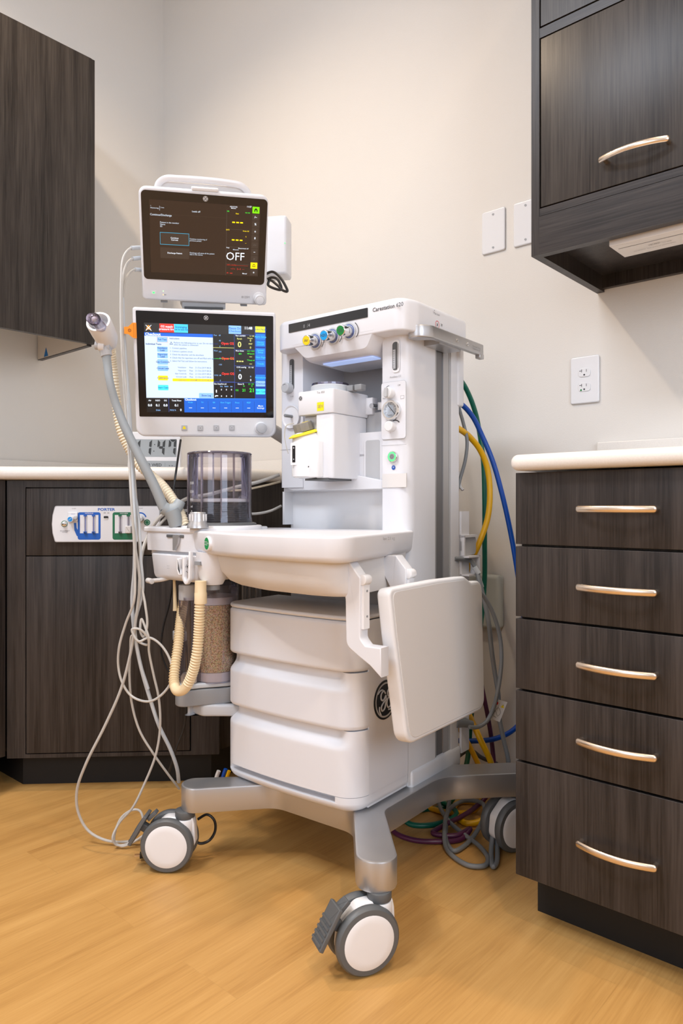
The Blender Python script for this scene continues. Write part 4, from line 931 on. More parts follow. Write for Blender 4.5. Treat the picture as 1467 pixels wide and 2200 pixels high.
# ================================================================== lower display
LM = plane_frame(W(440, 800, 1.77), (3.685, 1, .126), (-.095, 1, -5.19)); LI = LM.inverted()
def lz(X, Y, z=0): return p2p(LI, 270+X/4.3147, 650+Y/4.3133, z)
t = thing('ventilator_display', 'lower white-framed touchscreen showing the Checkout page', 'monitor', LM)
def quadround(fn, c, r, n=6): return rpoly([fn(*q) for q in c], r, n)
Q = MB('white'); Q.prism(quadround(lz, ((62, 38), (1392, 92), (1398, 1252), (100, 1240)), [.006, .006, .022, .022]), -.030, 0, bev=.005, k=3)
Q.prism(quadround(lambda x, y: lz(x, y), ((120, 120), (1330, 160), (1330, 1180), (150, 1180)), .02), -.055, -.03, bev=.0, bb=.01); part('housing', Q, t)
Q = MB('blackgloss'); Q.flat(quadround(lz, ((92, 72), (1367, 126), (1370, 1068), (128, 1056)), .002, 2), .0006, 'blackgloss')
logo(Q, Matrix.Translation((*lz(744, 142), .0009)), .0058, 'portwhite'); part('bezel', Q, t, 'glossy black bezel')
Q = MB('s_bg'); z0 = .0010
# screen-space helper: u in 0..1, v 0..1 (v down)
c00 = lz(168, 178); c10 = lz(1302, 232); c01 = lz(197, 1018); c11 = lz(1296, 1018)
sx0 = (c00[0]+c01[0])/2; sx1 = (c10[0]+c11[0])/2; sy1 = (c00[1]+c10[1])/2; sy0 = (c01[1]+c11[1])/2
SW, SH = sx1-sx0, sy1-sy0
def su(u): return sx0+u*SW
def sv(v): return sy1-v*SH
LAY = [0]
def R(u0, v0, u1, v1, m, r=0): LAY[0] += 1; Q.rect(su(u0), sv(v1), su(u1), sv(v0), z0+LAY[0]*.0000035, m, r=r)
def TX(s, u, v, h, m, al='CENTER', bold=.01, sx=1.): Q.text(s, su(u), sv(v), h*SH*1.25, z0+.0006, m, al=al, bold=bold, sx=sx)
R(0, 0, 1, 1, 's_bg'); R(0, .0, 1, .10, 's_dark')
R(.122, .004, .238, .098, 's_red'); TX('O2 supply\npressure low', .18, .05, .026, 's_white', bold=.02)
R(.238, .004, .35, .098, 's_cyan'); TX('Scavenging\nflow is too low', .294, .05, .024, 's_ink')
R(.685, .0, .79, .093, 's_btn'); TX('Please Do\nCheckout', .737, .047, .028, 's_blue'); TX('11:48', .85, .025, .034, 's_white', bold=.03)
R(.905, 0, 1, 1, 's_nav'); R(.91, .0, .993, .068, 's_lime'); TX('Audio Pause', .951, .034, .024, 's_inkd')
for v, s in ((.085, 'Alarm Setup'), (.16, 'Alarms\nOn/Off'), (.25, 'System\nSetup'), (.32, 'Next Page'), (.395, 'Trends'), (.555, 'Procedures'),):
    R(.912, v, .993, v+.068, 's_btnside', .001); TX(s, .953, v+.034, .022, 's_cyan')
R(.912, .628, .993, .692, 's_btn', .001); TX('Checkout', .953, .66, .022, 's_inkd'); R(.912, .72, .993, .785, 's_cyan2', .001); TX('Start Case', .953, .753, .022, 's_inkd')
# bell
x, y = su(.035), sv(.055); Q.flat([(x-.006, y-.004), (x+.006, y-.004), (x+.002, y+.006), (x-.002, y+.006)], z0+.0003, 's_orange'); Q.flat([(x-.007, y-.006), (x-.006, y-.007), (x+.007, y+.006), (x+.006, y+.007)], z0+.0004, 's_white'); Q.flat([(x+.007, y-.006), (x+.006, y-.007), (x-.007, y+.006), (x-.006, y+.007)], z0+.0004, 's_white')
# paper panel
R(.0, .105, .553, .835, 's_paper'); R(.0, .105, .553, .142, 's_blue'); TX('Checkout', .006, .125, .034, 's_white', 'LEFT', .03)
def B(u0, v0, u1, v1, s, m='s_btn', c='s_inkd'): R(u0, v0, u1, v1, m, .0015); TX(s, (u0+u1)/2, (v0+v1)/2, .022, c, bold=.015)
R(.098, .150, .184, .210, 's_orange'); B(.1, .152, .182, .208, 'Full Test'); TX('Individual Tests', .008, .232, .022, 's_ink', 'LEFT', .02)
B(.098, .258, .182, .316, 'Ventilator\nLeak'); B(.098, .328, .182, .386, 'Vaporizer\nLeak'); B(.098, .40, .182, .458, 'Gas Controls'); B(.098, .472, .182, .53, 'Circuit Leak')
B(.098, .582, .178, .636, 'Calibration', 's_yellow', 's_ink'); B(.096, .688, .18, .748, 'Start Case', 's_cyan2'); B(.43, .776, .55, .832, 'Show Log')
TX('Instructions', .2, .165, .018, 's_ink', 'LEFT', .02); TX('Perform the following prior to use. Do not start a test\nwhile the patient is connected.', .232, .222, .020, 's_ink', 'LEFT', 0, .9)
x, y = su(.212), sv(.218); Q.flat([(x-.004, y-.003), (x+.004, y-.003), (x, y+.004)], z0+.0003, 's_ink'); Q.flat([(x-.0025, y-.002), (x+.0025, y-.002), (x, y+.0022)], z0+.0004, 's_paper')
for i, s in enumerate(('1  Connect pipelines.', '2  Connect a patient circuit.', '3  Check the absorber and the absorbent.', '4  Check that the vaporizers are off and filled with agent.', '5  Select Full Test and follow the instructions.')): TX(s, .2, .272+.036*i, .020, 's_ink', 'LEFT', 0, .9)
R(.215, .612, .553, .645, 's_yellow')
for i, s in enumerate(('Ventilator', 'Vaporizer', 'Gas Controls', 'Circuit Leak', 'Calibration')): TX(s, .33, .487+.0355*i, .019, 's_ink', 'RIGHT', 0); TX('Pass' if i < 4 else 'required', .355, .487+.0355*i, .019, 's_ink', 'LEFT', 0); TX('21-Oct-2019 08:26', .535, .487+.0355*i, .019, 's_ink', 'RIGHT', 0)
# waveform area
for v, s in ((.115, 'Paw'), (.29, 'Flow'), (.57, 'CO2')): TX(s, .56, v, .018, 's_btn', 'LEFT', 0)
for v, s in ((.115, '60'), (.175, '40'), (.24, '0'), (.3, '100'), (.375, '0'), (.447, '-100'), (.57, '60'), (.63, '0')): TX(s, .61, v, .018, 's_btn', 'CENTER', 0)
R(.553, .252, .73, .256, 's_pale'); R(.553, .376, .73, .380, 's_green'); R(.553, .642, .73, .645, 's_bluel')
for v in (.205, .375, .55): TX('Open O2', .728, v, .030, 's_red', 'RIGHT', .03)
for u, v0, u1, v1 in ((.73, .1, .732, .835), (.73, .1, .905, .103), (.73, .27, .905, .273), (.73, .455, .905, .458), (.553, .648, .905, .651)): R(u, v0, u1, v1, 's_bluel')
R(.553, .652, .729, .835, 's_black'); R(.733, .652, .904, .835, 's_black')
TX('Paw cmH2O', .742, .113, .018, 's_white', 'LEFT', .02); TX('2 / 40', .88, .113, .018, 's_pale'); TX('Ppeak', .775, .147, .02, 's_pale'); TX('0', .775, .215, .07, 's_pale', bold=.02); TX('Pmean', .865, .138, .018, 's_pale'); TX('0', .868, .165, .028, 's_pale'); TX('PEEP', .868, .203, .018, 's_pale'); TX('0', .868, .245, .028, 's_pale')
TX('Flow l/min', .742, .285, .018, 's_white', 'LEFT', .02); TX('2.0 / 10.0', .87, .285, .018, 's_green'); TX('MV', .78, .32, .020, 's_green'); TX('MVspont', .87, .315, .018, 's_green'); TX('TVexp ml', .87, .39, .018, 's_green')
for u in (.757, .778, .799): R(u-.008, .398, u+.008, .411, 's_pale')
for v in (.347, .43): R(.858, v, .88, v+.005, 's_pale')
TX('CO2 mmHg', .748, .473, .018, 's_white', 'LEFT', .02); TX('15 / 60', .87, .473, .018, 's_white'); TX('Et', .777, .51, .018, 's_btn'); TX('0', .777, .585, .07, 's_white', bold=.02); TX('Fi', .868, .58, .018, 's_btn'); TX('0', .868, .62, .028, 's_white')
TX('Gases %', .755, .667, .018, 's_white', 'LEFT', .02); TX('21 / 28', .87, .667, .018, 's_green'); TX('Et', .81, .69, .018, 's_green'); TX('Fi', .878, .69, .018, 's_green'); TX('O2', .75, .74, .022, 's_green'); TX('21', .81, .74, .034, 's_green', bold=.02); TX('21', .878, .74, .05, 's_green', bold=.02)
TX('Gas Supplies psi', .556, .668, .018, 's_white', 'LEFT', .02)
for u, s in ((.618, 'O2'), (.66, 'N2O'), (.703, 'Air')): TX(s, u, .698, .018, 's_btn'); TX('0', u, .735, .022, 's_white'); TX('0', u, .81, .022, 's_white')
R(.571, .735, .58, .77, 's_white', .001); R(.565, .80, .59, .812, 's_white', .001); R(.563, .806, .57, .82, 's_white', .001)
# bottom
R(0, .835, .306, 1, 's_black'); R(.306, .835, 1, 1, 's_blue2'); R(.306, .835, 1, .842, 's_btnside'); R(.178, .84, .180, .995, 's_bluel')
for u, s, n_ in ((.027, 'Air', '0.0'), (.09, 'N2O', '0.1'), (.152, 'O2', '0.0'), (.243, 'Total Flow', '0.1')): TX(s, u, .865, .020, 's_white', bold=.02); TX(n_, u, .920, .030, 's_white', bold=.03)
TX('l/min', .092, .975, .02, 's_btn'); TX('FIO2 %', .212, .975, .018, 's_btn'); TX('0', .277, .973, .030, 's_white', bold=.02)
TX('Checkout', .312, .853, .026, 's_white', 'LEFT', .03)
for i, s in enumerate(('Mode', 'TV', 'RR', 'Flow Trigger', 'Pmax', 'PEEP')):
    u = .357+i*.0985; TX(s, u, .885, .019, 's_cyan', bold=0); TX('---', u, .945, .03, 's_white', bold=.03); R(u+.0475, .87, u+.050, .995, 's_nav')
TX('More\nSettings', .953, .935, .022, 's_white')
part('screen', Q, t, 'lit touchscreen')
Q = MB('white'); Q.flat(quadround(lz, ((132, 1075), (1368, 1080), (1362, 1222), (140, 1222)), [.002, .002, .02, .02]), .0005, 'white_soft')
k = part('front_strip', Q, t)
for X, Y, m in ((542, 1160, 'sev'), (690, 1162, 'portwhite'), (838, 1160, 'portwhite'), (983, 1160, 'portwhite')):
    x, y = lz(X, Y); Q = MB('lgrey'); Q.prism(rrect(x-.007, y-.007, x+.007, y+.007, .002), .0006, .0022, 'lgrey', bev=.0008, bb=0)
    if m == 'sev': Q.flat([(x-.0045, y-.003), (x+.0045, y-.003), (x+.0015, y+.004), (x-.0015, y+.004)], .0026, 'sev')
    else: Q.ring(x, y, .0022, .0033, .0026, 'portwhite', n=16); Q.rect(x-.0012, y-.0012, x+.001, y+.001, .0027, 'inkgrey')
    part('button', Q, t, 'yellow alarm button' if m == 'sev' else None)
x, y = lz(1252, 1160); Q = MB('white_gloss'); Q.cyl(x, y, .0155, 0, .004, 'white_gloss', b=.001); Q.cyl(x, y, .0128, .004, .019, 'lgrey', b=.002, n=36); part('selector_knob', Q, t)

# orange tag
Q = MB('orange'); OT = LM @ Matrix.Translation((*lz(48, 258, .006), .0045)); Q.prism([(-.0155, -.008), (-.0155, .008), (-.006, .0085), (.004, .018), (.013, .018), (.013, -.018), (.004, -.017), (-.006, -.009)], 0, .0016, 'orange', T=OT)
Q.ring(-.003, 0, .0025, .0038, .0018, 'orange_d', OT); Q.text('8', -.003, 0, .005, .0018, 'orange_d', OT)
for i in range(4): Q.rect(.004+i*.002, -.016, .0045+i*.002, .016, .0018, 'orange_d', OT) if i % 2 else None
tag(Q.make('orange_tag'), 'orange paper tag clipped to the left edge of the lower screen', 'tag')

# ================================================================== upper monitor
UM = plane_frame(W(438, 512, 1.75), (3.0, 1, .142), (-.206, 1, -1.884)); UI = UM.inverted()
def uz(X, Y, z=0): return p2p(UI, 280+X/4.075, 370+Y/4.0742, z)
t = thing('patient_monitor', 'upper tilted patient monitor with dark screen reading OFF', 'monitor', UM)
oc = ((72, 118), (1212, 205), (1192, 1168), (112, 1115))
Q = MB('white'); Q.prism(quadround(uz, oc, [.018, .018, .008, .008]), -.022, 0, bev=.005, k=3)
Q.prism([(x*.93, y*.9) for x, y in quadround(uz, oc, .018)], -.075, -.02, bev=0, bb=.02, k=4); part('housing', Q, t)
Q = MB('blackgloss'); Q.flat(quadround(uz, ((90, 150), (1202, 240), (1170, 988), (120, 932)), .010), .0006); logo(Q, Matrix.Translation((*uz(657, 232), .0012)), .0062, 'ink', 'offwhite'); part('bezel', Q, t, 'glossy black bezel')
Q = MB('s_brown'); z0 = .0010
c00 = uz(160, 232); c10 = uz(1137, 305); c01 = uz(182, 868); c11 = uz(1117, 918)
sx0 = (c00[0]+c01[0])/2; sx1 = (c10[0]+c11[0])/2; sy1 = (c00[1]+c10[1])/2; sy0 = (c01[1]+c11[1])/2; SW, SH = sx1-sx0, sy1-sy0
R(0, 0, 1, 1, 's_brown'); R(0, .185, .68, .188, 's_panelbrown')
TX('*\nMonitoring', .01, .10, .02, 's_txt', 'LEFT', 0); R(.088, .08, .090, .14, 's_txt'); TX('2 min', .097, .10, .018, 's_txt', 'LEFT', 0); TX('Leads off', .41, .125, .026, 's_txt', bold=.005); TX('Continue/Discharge', .005, .20, .030, 's_txt', 'LEFT', .005)
TX('Patient in the monitor\nName\nID:', .09, .325, .024, 's_txt', 'LEFT', 0)
R(.088, .432, .347, .602, 's_cyanline'); R(.091, .438, .344, .596, 's_panelbrown'); TX('Continue\nCurrent', .217, .517, .024, 's_white', bold=.01)
R(.088, .64, .347, .79, 's_panelbrown'); TX('Discharge Patient', .217, .715, .024, 's_white', bold=.01)
TX('Continue monitoring of\nprevious patient', .352, .515, .021, 's_txt', 'LEFT', 0); TX('Discharge will erase all the patient\ndata in this device', .352, .71, .021, 's_txt', 'LEFT', 0)
for a_ in ((.688, .06, .690, 1), (.69, .335, .905, .338), (.69, .585, .905, .588), (.69, .83, .905, .833)): R(*a_, 's_grey')
TX('ADULT/OR\nMonitor', .75, .035, .018, 's_white', bold=.01); TX('11:57', .893, .01, .026, 's_white', bold=.01); TX('HR', .70, .09, .02, 's_green'); TX('Rate', .785, .115, .02, 's_yellow'); TX('NS 100', .88, .095, .018, 's_green')
for v in (.228, .475):
    for u in (.753, .79, .827): R(u-.013, v, u+.013, v+.018, 's_yellow')
TX('SpO2', .70, .345, .018, 's_yellow'); TX('Probe Off', .87, .352, .018, 's_yellow'); TX('%', .872, .43, .018, 's_yellow'); TX('---', .872, .52, .018, 's_yellow'); TX('Resp', .705, .598, .018, 's_white'); TX('Measurement off', .85, .60, .018, 's_white', bold=.01); TX('Mmmmm', .78, .622, .018, 's_txt')
TX('OFF', .776, .725, .13, 's_white', bold=0)
R(.695, .848, .90, .852, 's_dimred'); TX('ART   mmHg', .70, .845, .02, 's_dimred', 'LEFT'); TX('-- / --    ( -- )   - -', .80, .90, .024, 's_red'); TX('P1   mm', .70, .965, .02, 's_red', 'LEFT'); TX('Manual', .87, .965, .02, 's_white')
for i, (m, s) in enumerate((('s_hgreen', ''), ('s_grey', '/~'), ('s_grey', '%'), ('s_grey', 'o'), ('s_grey', '8'), ('s_brown', '<>'), ('s_grey', '~'), ('s_brown', '#'), ('s_yellow', ''), ('s_grey', 'o'))):
    v = -.0+i*.099; R(.925, v+.004, .99, v+.094, m if i in (0, 8) else 's_panelbrown'); 
    if s: TX(s, .957, v+.049, .034, 's_white' if m == 's_grey' else 's_grey', bold=.02)
x, y = su(.957), sv(.05); Q.flat([(x-.004, y-.004), (x+.004, y-.004), (x+.004, y+.001), (x, y+.005), (x-.004, y+.001)], z0+.0005, 's_black'); Q.rect(x-.0015, y-.004, x+.0015, y, z0+.0006, 's_hgreen')
x, y = su(.957), sv(.842); Q.flat([(x-.004, y-.003), (x+.004, y-.003), (x+.002, y+.004), (x-.002, y+.004)], z0+.0005, 's_black'); Q.flat([(x-.0025, y-.0015), (x+.0025, y-.0015), (x+.001, y+.0025), (x-.001, y+.0025)], z0+.0006, 's_yellow')
part('screen', Q, t, 'dim brown lit screen')
x, y = uz(1122, 1108); Q = MB('white_gloss'); Q.cyl(x, y+.002, .0155, 0, .003, b=.001); Q.cyl(x, y, .0132, .003, .018, 'white_gloss', b=.002, n=36); Q.ring(x, y, .0108, .0113, .0182, 'dgrey'); part('selector_knob', Q, t)
Q = MB('led_green'); x, y = uz(205, 1053); Q.prism(rrect(x-.007, y-.004, x+.006, y+.004, .001), 0, .0008, 'white_gloss'); Q.rect(x-.003, y-.002, x+.002, y+.002, .0011); x, y = uz(288, 1040); Q.flat(circ(x, y, .0015, 10), .0006, 'led_pale'); x, y = uz(288, 1072); Q.flat(circ(x, y, .0015, 10), .0006, 'led_amber'); Q.text('BA', x+.005, y, .004, .0006, 'ink'); x, y = uz(1008, 1094); Q.text('B125M', x, y, .0075, .0006, 'inkgrey'); part('indicator_lights', Q, t)
# handle on top
Q = MB('white_gloss'); x0, y0 = uz(228, 125, -.035); x1, y1 = uz(1045, 190, -.035); ty = uz(600, 62+30, -.035)[1]
hh = .019
Q.tube([(x0, y0-.01, -.035), (x0+.006, y0+.008, -.035), (x0+.022, y0+hh, -.035), (x0+.05, y0+hh+.002, -.035), ((x0+x1)/2, y0+hh+.003, -.035), (x1-.05, y0+hh+.001, -.035), (x1-.022, y0+hh-.003, -.035), (x1-.006, y0+.004, -.035), (x1, y0-.012, -.035)], .0045, 8, ell=(.6, 1.7)); part('carry_handle', Q, t)
Q = MB('offwhite'); Q.box(x0+.01, x1-.01, y0-.01, y0+.012, -.048, -.040, 'offwhite'); xm, ym = uz(655, 165); Q.box(xm-.032, xm+.032, ym-.001, ym+.008, -.012, .001, 'white_gloss', bev=.003); part('top_cover', Q, t)
Q = MB('lgrey'); 
for X, Y in ((300, 1122), (1000, 1156)): x, y = uz(X, Y); Q.box(x-.008, x+.008, y-.007, y+.003, -.02, -.008, 'mgrey')
x, y = uz(650, 1150); Q.box(x-.055, x+.055, y-.016, y+.012, -.06, -.008, 'lgrey', bev=.002); Q.box(x-.05, x+.048, y-.016, y-.010, -.007, -.004, 'dgrey'); part('mounting_bracket', Q, t, 'grey bracket between the two screens')
# side power module
T = Matrix.Translation(W(600, 532, 1.96)) @ Matrix.Rotation(math.radians(-10), 4, 'Z') @ Matrix.Rotation(PI/2, 4, 'X'); 
Q = MB('white'); Q.prism(rrect(-.055, -.083, .028, .077, .008), -.03, .03, T=UI @ T, bev=.007); Q.flat(circ(.0235, .0, .0016, 10), .0303, 'led_green', UI @ T); part('side_module', Q, t, 'white module box with a green light')

def cable(name, pts, r, m, label, cat='cable', group=None, sub=8, n=8, ends=None):
    Q = MB(m); Q.tube(pts, r, n, sub=sub)
    if ends:
        for p in ends: Q.tube(p[0], p[1], 10, p[2], sub=3)
    return tag(Q.make(name), label, cat, group)
def WP(L, D=None):
    out = []
    for p in L:
        w = W(p[0], p[1], p[2] if len(p) > 2 else D)
        out.append(Z(p[0], p[1], .0075) if w.z < .0075 else w)
    return out
# black coil hanging behind the monitor
cable('black_cable', WP([(568, 590), (585, 584), (598, 592), (612, 612), (617, 626), (608, 624), (595, 612), (580, 602), (576, 612), (590, 620), (604, 622), (596, 600), (584, 596), (574, 600)], 1.86), .0035, 'black', 'black cord coiled behind the upper monitor', 'cable')
# monitoring leads (three) from monitor left side
ends = [(533, 1.0), (553, 1.0), (579, 1.0)]
lead_lbl = ['uppermost of the three pale leads plugged into the upper monitor side', 'middle one of the three pale leads plugged into the upper monitor side', 'lowest of the three pale leads plugged into the upper monitor side, forming floor loops']
paths = [
 [(301, 532, 1.77), (282, 533, 1.75), (270, 543, 1.73), (263, 560, 1.72), (260, 600, 1.71), (259, 660, 1.70), (261, 740, 1.69), (265, 820, 1.68), (271, 900, 1.66), (277, 980, 1.64), (281, 1060, 1.62), (287, 1150, 1.62), (290, 1230, 1.62), (288, 1290, 1.62), (270, 1340, 1.64), (256, 1390, 1.65), (254, 1430, 1.66), (262, 1465, 1.66), (282, 1495, 1.66), (320, 1507, 1.64), (350, 1490, 1.63), (370, 1458, 1.63), (366, 1420, 1.63), (345, 1385, 1.63), (320, 1370, 1.63), (298, 1378, 1.62), (286, 1362, 1.62), (284, 1352, 1.62), (300, 1352, 1.62), (318, 1372, 1.63), (320, 1400, 1.64), (330, 1450, 1.65), (341, 1500, 1.66), (344, 1560, 1.67), (335, 1620, 1.68), (312, 1680, 1.69), (285, 1735, 1.69), (255, 1770, 1.70), (242, 1800, 1.69), (250, 1815, 1.695), (275, 1812, 1.70), (300, 1785, 1.71), (307, 1760, 1.715), (300, 1742, 1.72), (285, 1740, 1.72), (262, 1755, 1.715), (248, 1785, 1.705), (246, 1808, 1.70), (262, 1818, 1.70), (285, 1810, 1.70), (308, 1795, 1.70)],
 [(302, 554, 1.77), (285, 556, 1.75), (274, 565, 1.74), (266, 585, 1.73), (262, 620, 1.72), (262, 700, 1.71), (268, 800, 1.70), (276, 900, 1.68), (280, 1000, 1.66), (284, 1100, 1.64), (291, 1180, 1.63), (300, 1250, 1.63), (292, 1330, 1.64), (281, 1400, 1.65), (260, 1480, 1.66), (225, 1560, 1.67), (185, 1640, 1.68), (165, 1700, 1.70), (168, 1745, 1.71), (190, 1785, 1.715), (230, 1806, 1.715), (275, 1808, 1.715), (320, 1798, 1.715)],
 [(303, 580, 1.77), (290, 579, 1.755), (277, 588, 1.745), (268, 608, 1.73), (265, 650, 1.72), (268, 720, 1.72), (274, 800, 1.71), (280, 880, 1.70), (284, 960, 1.68), (290, 1040, 1.66), (296, 1120, 1.65), (300, 1180, 1.64), (303, 1250, 1.64), (312, 1300, 1.63), (316, 1345, 1.63), (308, 1368, 1.63), (302, 1358, 1.63), (304, 1330, 1.63), (311, 1345, 1.63), (320, 1372, 1.63), (318, 1385, 1.64), (300, 1380, 1.65), (284, 1365, 1.65), (280, 1400, 1.66), (278, 1450, 1.67), (283, 1510, 1.68), (300, 1570, 1.69), (330, 1620, 1.70), (360, 1662, 1.72), (385, 1695, 1.745)]]
for i, P_ in enumerate(paths):
    w = WP(P_); cable('monitor_lead', w, .0028 if i != 1 else .0033, 'cable', lead_lbl[i], 'cable', ends=[([w[0], w[1]], .0052, 'cable_blue')])
# thicker flat leads
for i, (P_, r, m, lb) in enumerate((
  ([(263, 640, 1.72), (266, 720, 1.715), (272, 820, 1.70), (280, 930, 1.67), (284, 1020, 1.65), (289, 1120, 1.64), (289, 1220, 1.64), (284, 1290, 1.65), (289, 1360, 1.66), (302, 1430, 1.67), (322, 1500, 1.68), (342, 1560, 1.69), (366, 1610, 1.70), (380, 1650, 1.72), (384, 1680, 1.745)], .0046, 'cable_blue', 'thick blue-grey lead running down to the left leg of the cart'),
  ([(268, 780, 1.715), (276, 860, 1.70), (281, 950, 1.68), (287, 1040, 1.66), (298, 1120, 1.65), (302, 1200, 1.64), (306, 1270, 1.64), (290, 1340, 1.645), (300, 1420, 1.66), (318, 1480, 1.67)], .0040, 'cable_blue', 'second thick blue-grey lead in the hanging bundle, ending at mid height'),
  ([(388, 945, 2.05), (380, 1000, 2.0), (372, 1060, 1.98), (368, 1150, 1.93), (372, 1230, 1.92), (365, 1290, 1.92), (350, 1350, 1.92), (346, 1400, 1.92), (360, 1440, 1.92), (385, 1470, 1.92), (398, 1510, 1.92), (396, 1560, 1.92), (378, 1610, 1.92), (362, 1660, 1.92)], .0032, 'black', 'thin black cord dropping behind the canister from the lower screen'),
  ([(600, 1020, 1.90), (560, 1034, 1.88), (510, 1046, 1.84), (450, 1062, 1.80), (400, 1072, 1.80), (372, 1090, 1.80), (345, 1110, 1.80), (330, 1128, 1.80), (318, 1150, 1.80), (305, 1190, 1.78), (300, 1260, 1.77), (300, 1300, 1.77)], .0046, 'cable', 'pale sensor cable passing behind the bellows at upper height'),
  ([(602, 1035, 1.95), (570, 1043, 1.93), (520, 1053, 1.92), (480, 1054, 1.90)], .0028, 'cream_light', 'thin cream cable passing behind the bellows beneath the pale one'),
  ([(604, 1087, 1.92), (580, 1098, 1.90), (545, 1104, 1.88), (480, 1100, 1.86), (420, 1098, 1.84), (390, 1098, 1.82), (360, 1110, 1.81), (345, 1125, 1.80), (335, 1140, 1.80)], .0036, 'cable', 'pale cable lying lowest behind the bellows near the work surface'),
  )):
    cable('sensor_cable', WP(P_), r, m, lb)
# lead tail near the left caster with small black plug
w = WP([(308, 1800, 1.70), (330, 1760, 1.74), (345, 1735, 1.76), (352, 1715, 1.77)]) 
cable('black_cable', WP([(425, 1760, 1.68), (445, 1750, 1.68), (460, 1762, 1.68), (462, 1785, 1.68), (450, 1805, 1.67), (430, 1812, 1.66), (410, 1800, 1.66)])+[], .0032, 'black', 'short black cord looped behind the left caster')
Q = MB('black'); p = Z(312, 1836, .012); Q.box(-.012, .012, -.006, .006, -.006, .006, 'black', T=Matrix.Translation(p) @ Matrix.Rotation(.2, 4, 'Z'), bev=.001)
for s in (-.003, .003): Q.box(-.024, -.012, s-.0006, s+.0006, -.002, .002, 'nickel', T=Matrix.Translation(p) @ Matrix.Rotation(.2, 4, 'Z'))
Q.tube([p+Vector((.012, 0, 0)), p+Vector((.06, .03, -.008)), p+Vector((.10, .09, -.008))], .003, 6, 'black'); tag(Q.make('cord_plug'), 'small black cord plug with brass prongs on the floor at the left wheel', 'plug')

# ------------------------------------------------------------------ corrugated hoses
def corr(name, pts, r, m, label, pitch=.0062, amp=.24, plain=None):
    P_ = smooth(pts, 24); L = 0; S = [0]
    for i in range(1, len(P_)): L += (P_[i]-P_[i-1]).length; S.append(L)
    N = int(L/pitch*6); R_ = []; j = 0
    for i in range(N+1):
        s = L*i/N
        while j < len(S)-2 and S[j+1] < s: j += 1
        t_ = (s-S[j])/max(1e-9, S[j+1]-S[j]); R_.append(P_[j].lerp(P_[j+1], t_))
    def rad(t_, i):
        s = L*t_
        if plain and (s < plain[0] or s > L-plain[1]): return r*1.05
        if plain and len(plain) > 2 and plain[2] < s < plain[3]: return r*.96
        return r*(1+amp*(math.sin(2*PI*s/pitch)*.5-.35))
    Q = MB(m); Q.tube(R_, rad, 16, sub=0); return Q.make(name)
h = corr('breathing_hose', WP([(431, 1252, 1.555), (430, 1275, 1.555), (429, 1310, 1.555), (427, 1360, 1.56), (422, 1410, 1.56), (412, 1450, 1.57), (396, 1480, 1.58), (381, 1484, 1.59), (374, 1466, 1.61), (376, 1430, 1.63), (382, 1390, 1.65), (387, 1340, 1.68), (394, 1290, 1.72), (398, 1262, 1.74)]), .0118, 'cream', '', plain=(.045, .02, .232, .285))
tag(h, 'cream corrugated hose looping beneath the breathing module', 'hose')
Q = MB('cream'); p = W(431, 1262, 1.555); Q.lathe([(.0135, -.035), (.0135, -.012), (.0125, -.010), (.0125, .014)], T=Matrix.Translation(p)); o = Q.make('hose_cuff', h)
h = corr('breathing_hose', WP([(398, 1130, 1.66), (388, 1105, 1.67), (372, 1075, 1.69), (350, 1045, 1.71), (325, 1022, 1.73), (300, 1000, 1.74), (278, 965, 1.75), (262, 930, 1.75), (252, 880, 1.75), (246, 830, 1.74), (241, 780, 1.73), (236, 745, 1.70), (230, 725, 1.66)]), .0120, 'cream_light', '', pitch=.0072, amp=.2)
tag(h, 'pale corrugated hose running up behind the grey support arm', 'hose')
# support arm with elbow
sa = thing('hose_support_arm', 'curved grey hose support arm rising left of the screens with white holder head', 'support arm', Matrix.Translation(W(375, 1128, 1.66)))
SI = sa.matrix_world.inverted(); SI = Matrix.Translation(-W(375, 1128, 1.66))
def S_(L): return [SI @ p for p in WP(L)]
rr_ = [.0150, .0135, .0125, .0120, .0115, .0110, .0108, .0105, .0105, .0105]
Q = MB('hose_grey'); pts = S_([(352, 1092, 1.645), (332, 1045, 1.635), (308, 998, 1.625), (286, 955, 1.62), (265, 910, 1.615), (248, 865, 1.61), (236, 820, 1.60), (231, 785, 1.60), (227, 755, 1.60)])
Q.tube(pts, lambda t_, i: .0118-.0032*min(1, t_/.75) + .0012*max(0, t_-.75)/.25, 14, sub=6); part('gooseneck', Q, sa)
Q = MB('hose_grey'); Q.tube(S_([(378, 1130, 1.655), (374, 1110, 1.652), (368, 1096, 1.65)]), lambda t_, i: .0155+.004*t_, 16, sub=4)
Q.tube(S_([(350, 1090, 1.645), (362, 1096, 1.65), (378, 1092, 1.655), (388, 1076, 1.66)]), lambda t_, i: .015 if t_ < .5 else .015-.006*(t_-.5), 12, sub=4, ell=(1, 1)); part('cradle', Q, sa)
Q = MB('silver'); Q.tube(S_([(229, 765, 1.60), (225, 748, 1.60)]), .0125, 14, 'lgrey', sub=2); Q.tube(S_([(206, 741, 1.60), (238, 746, 1.60)]), .0105, 12, 'lgrey', sub=2, caps=True); Q.tube(S_([(214, 742, 1.595), (226, 744, 1.595)]), .0125, 12, 'white_soft', sub=2); part('hinge', Q, sa)
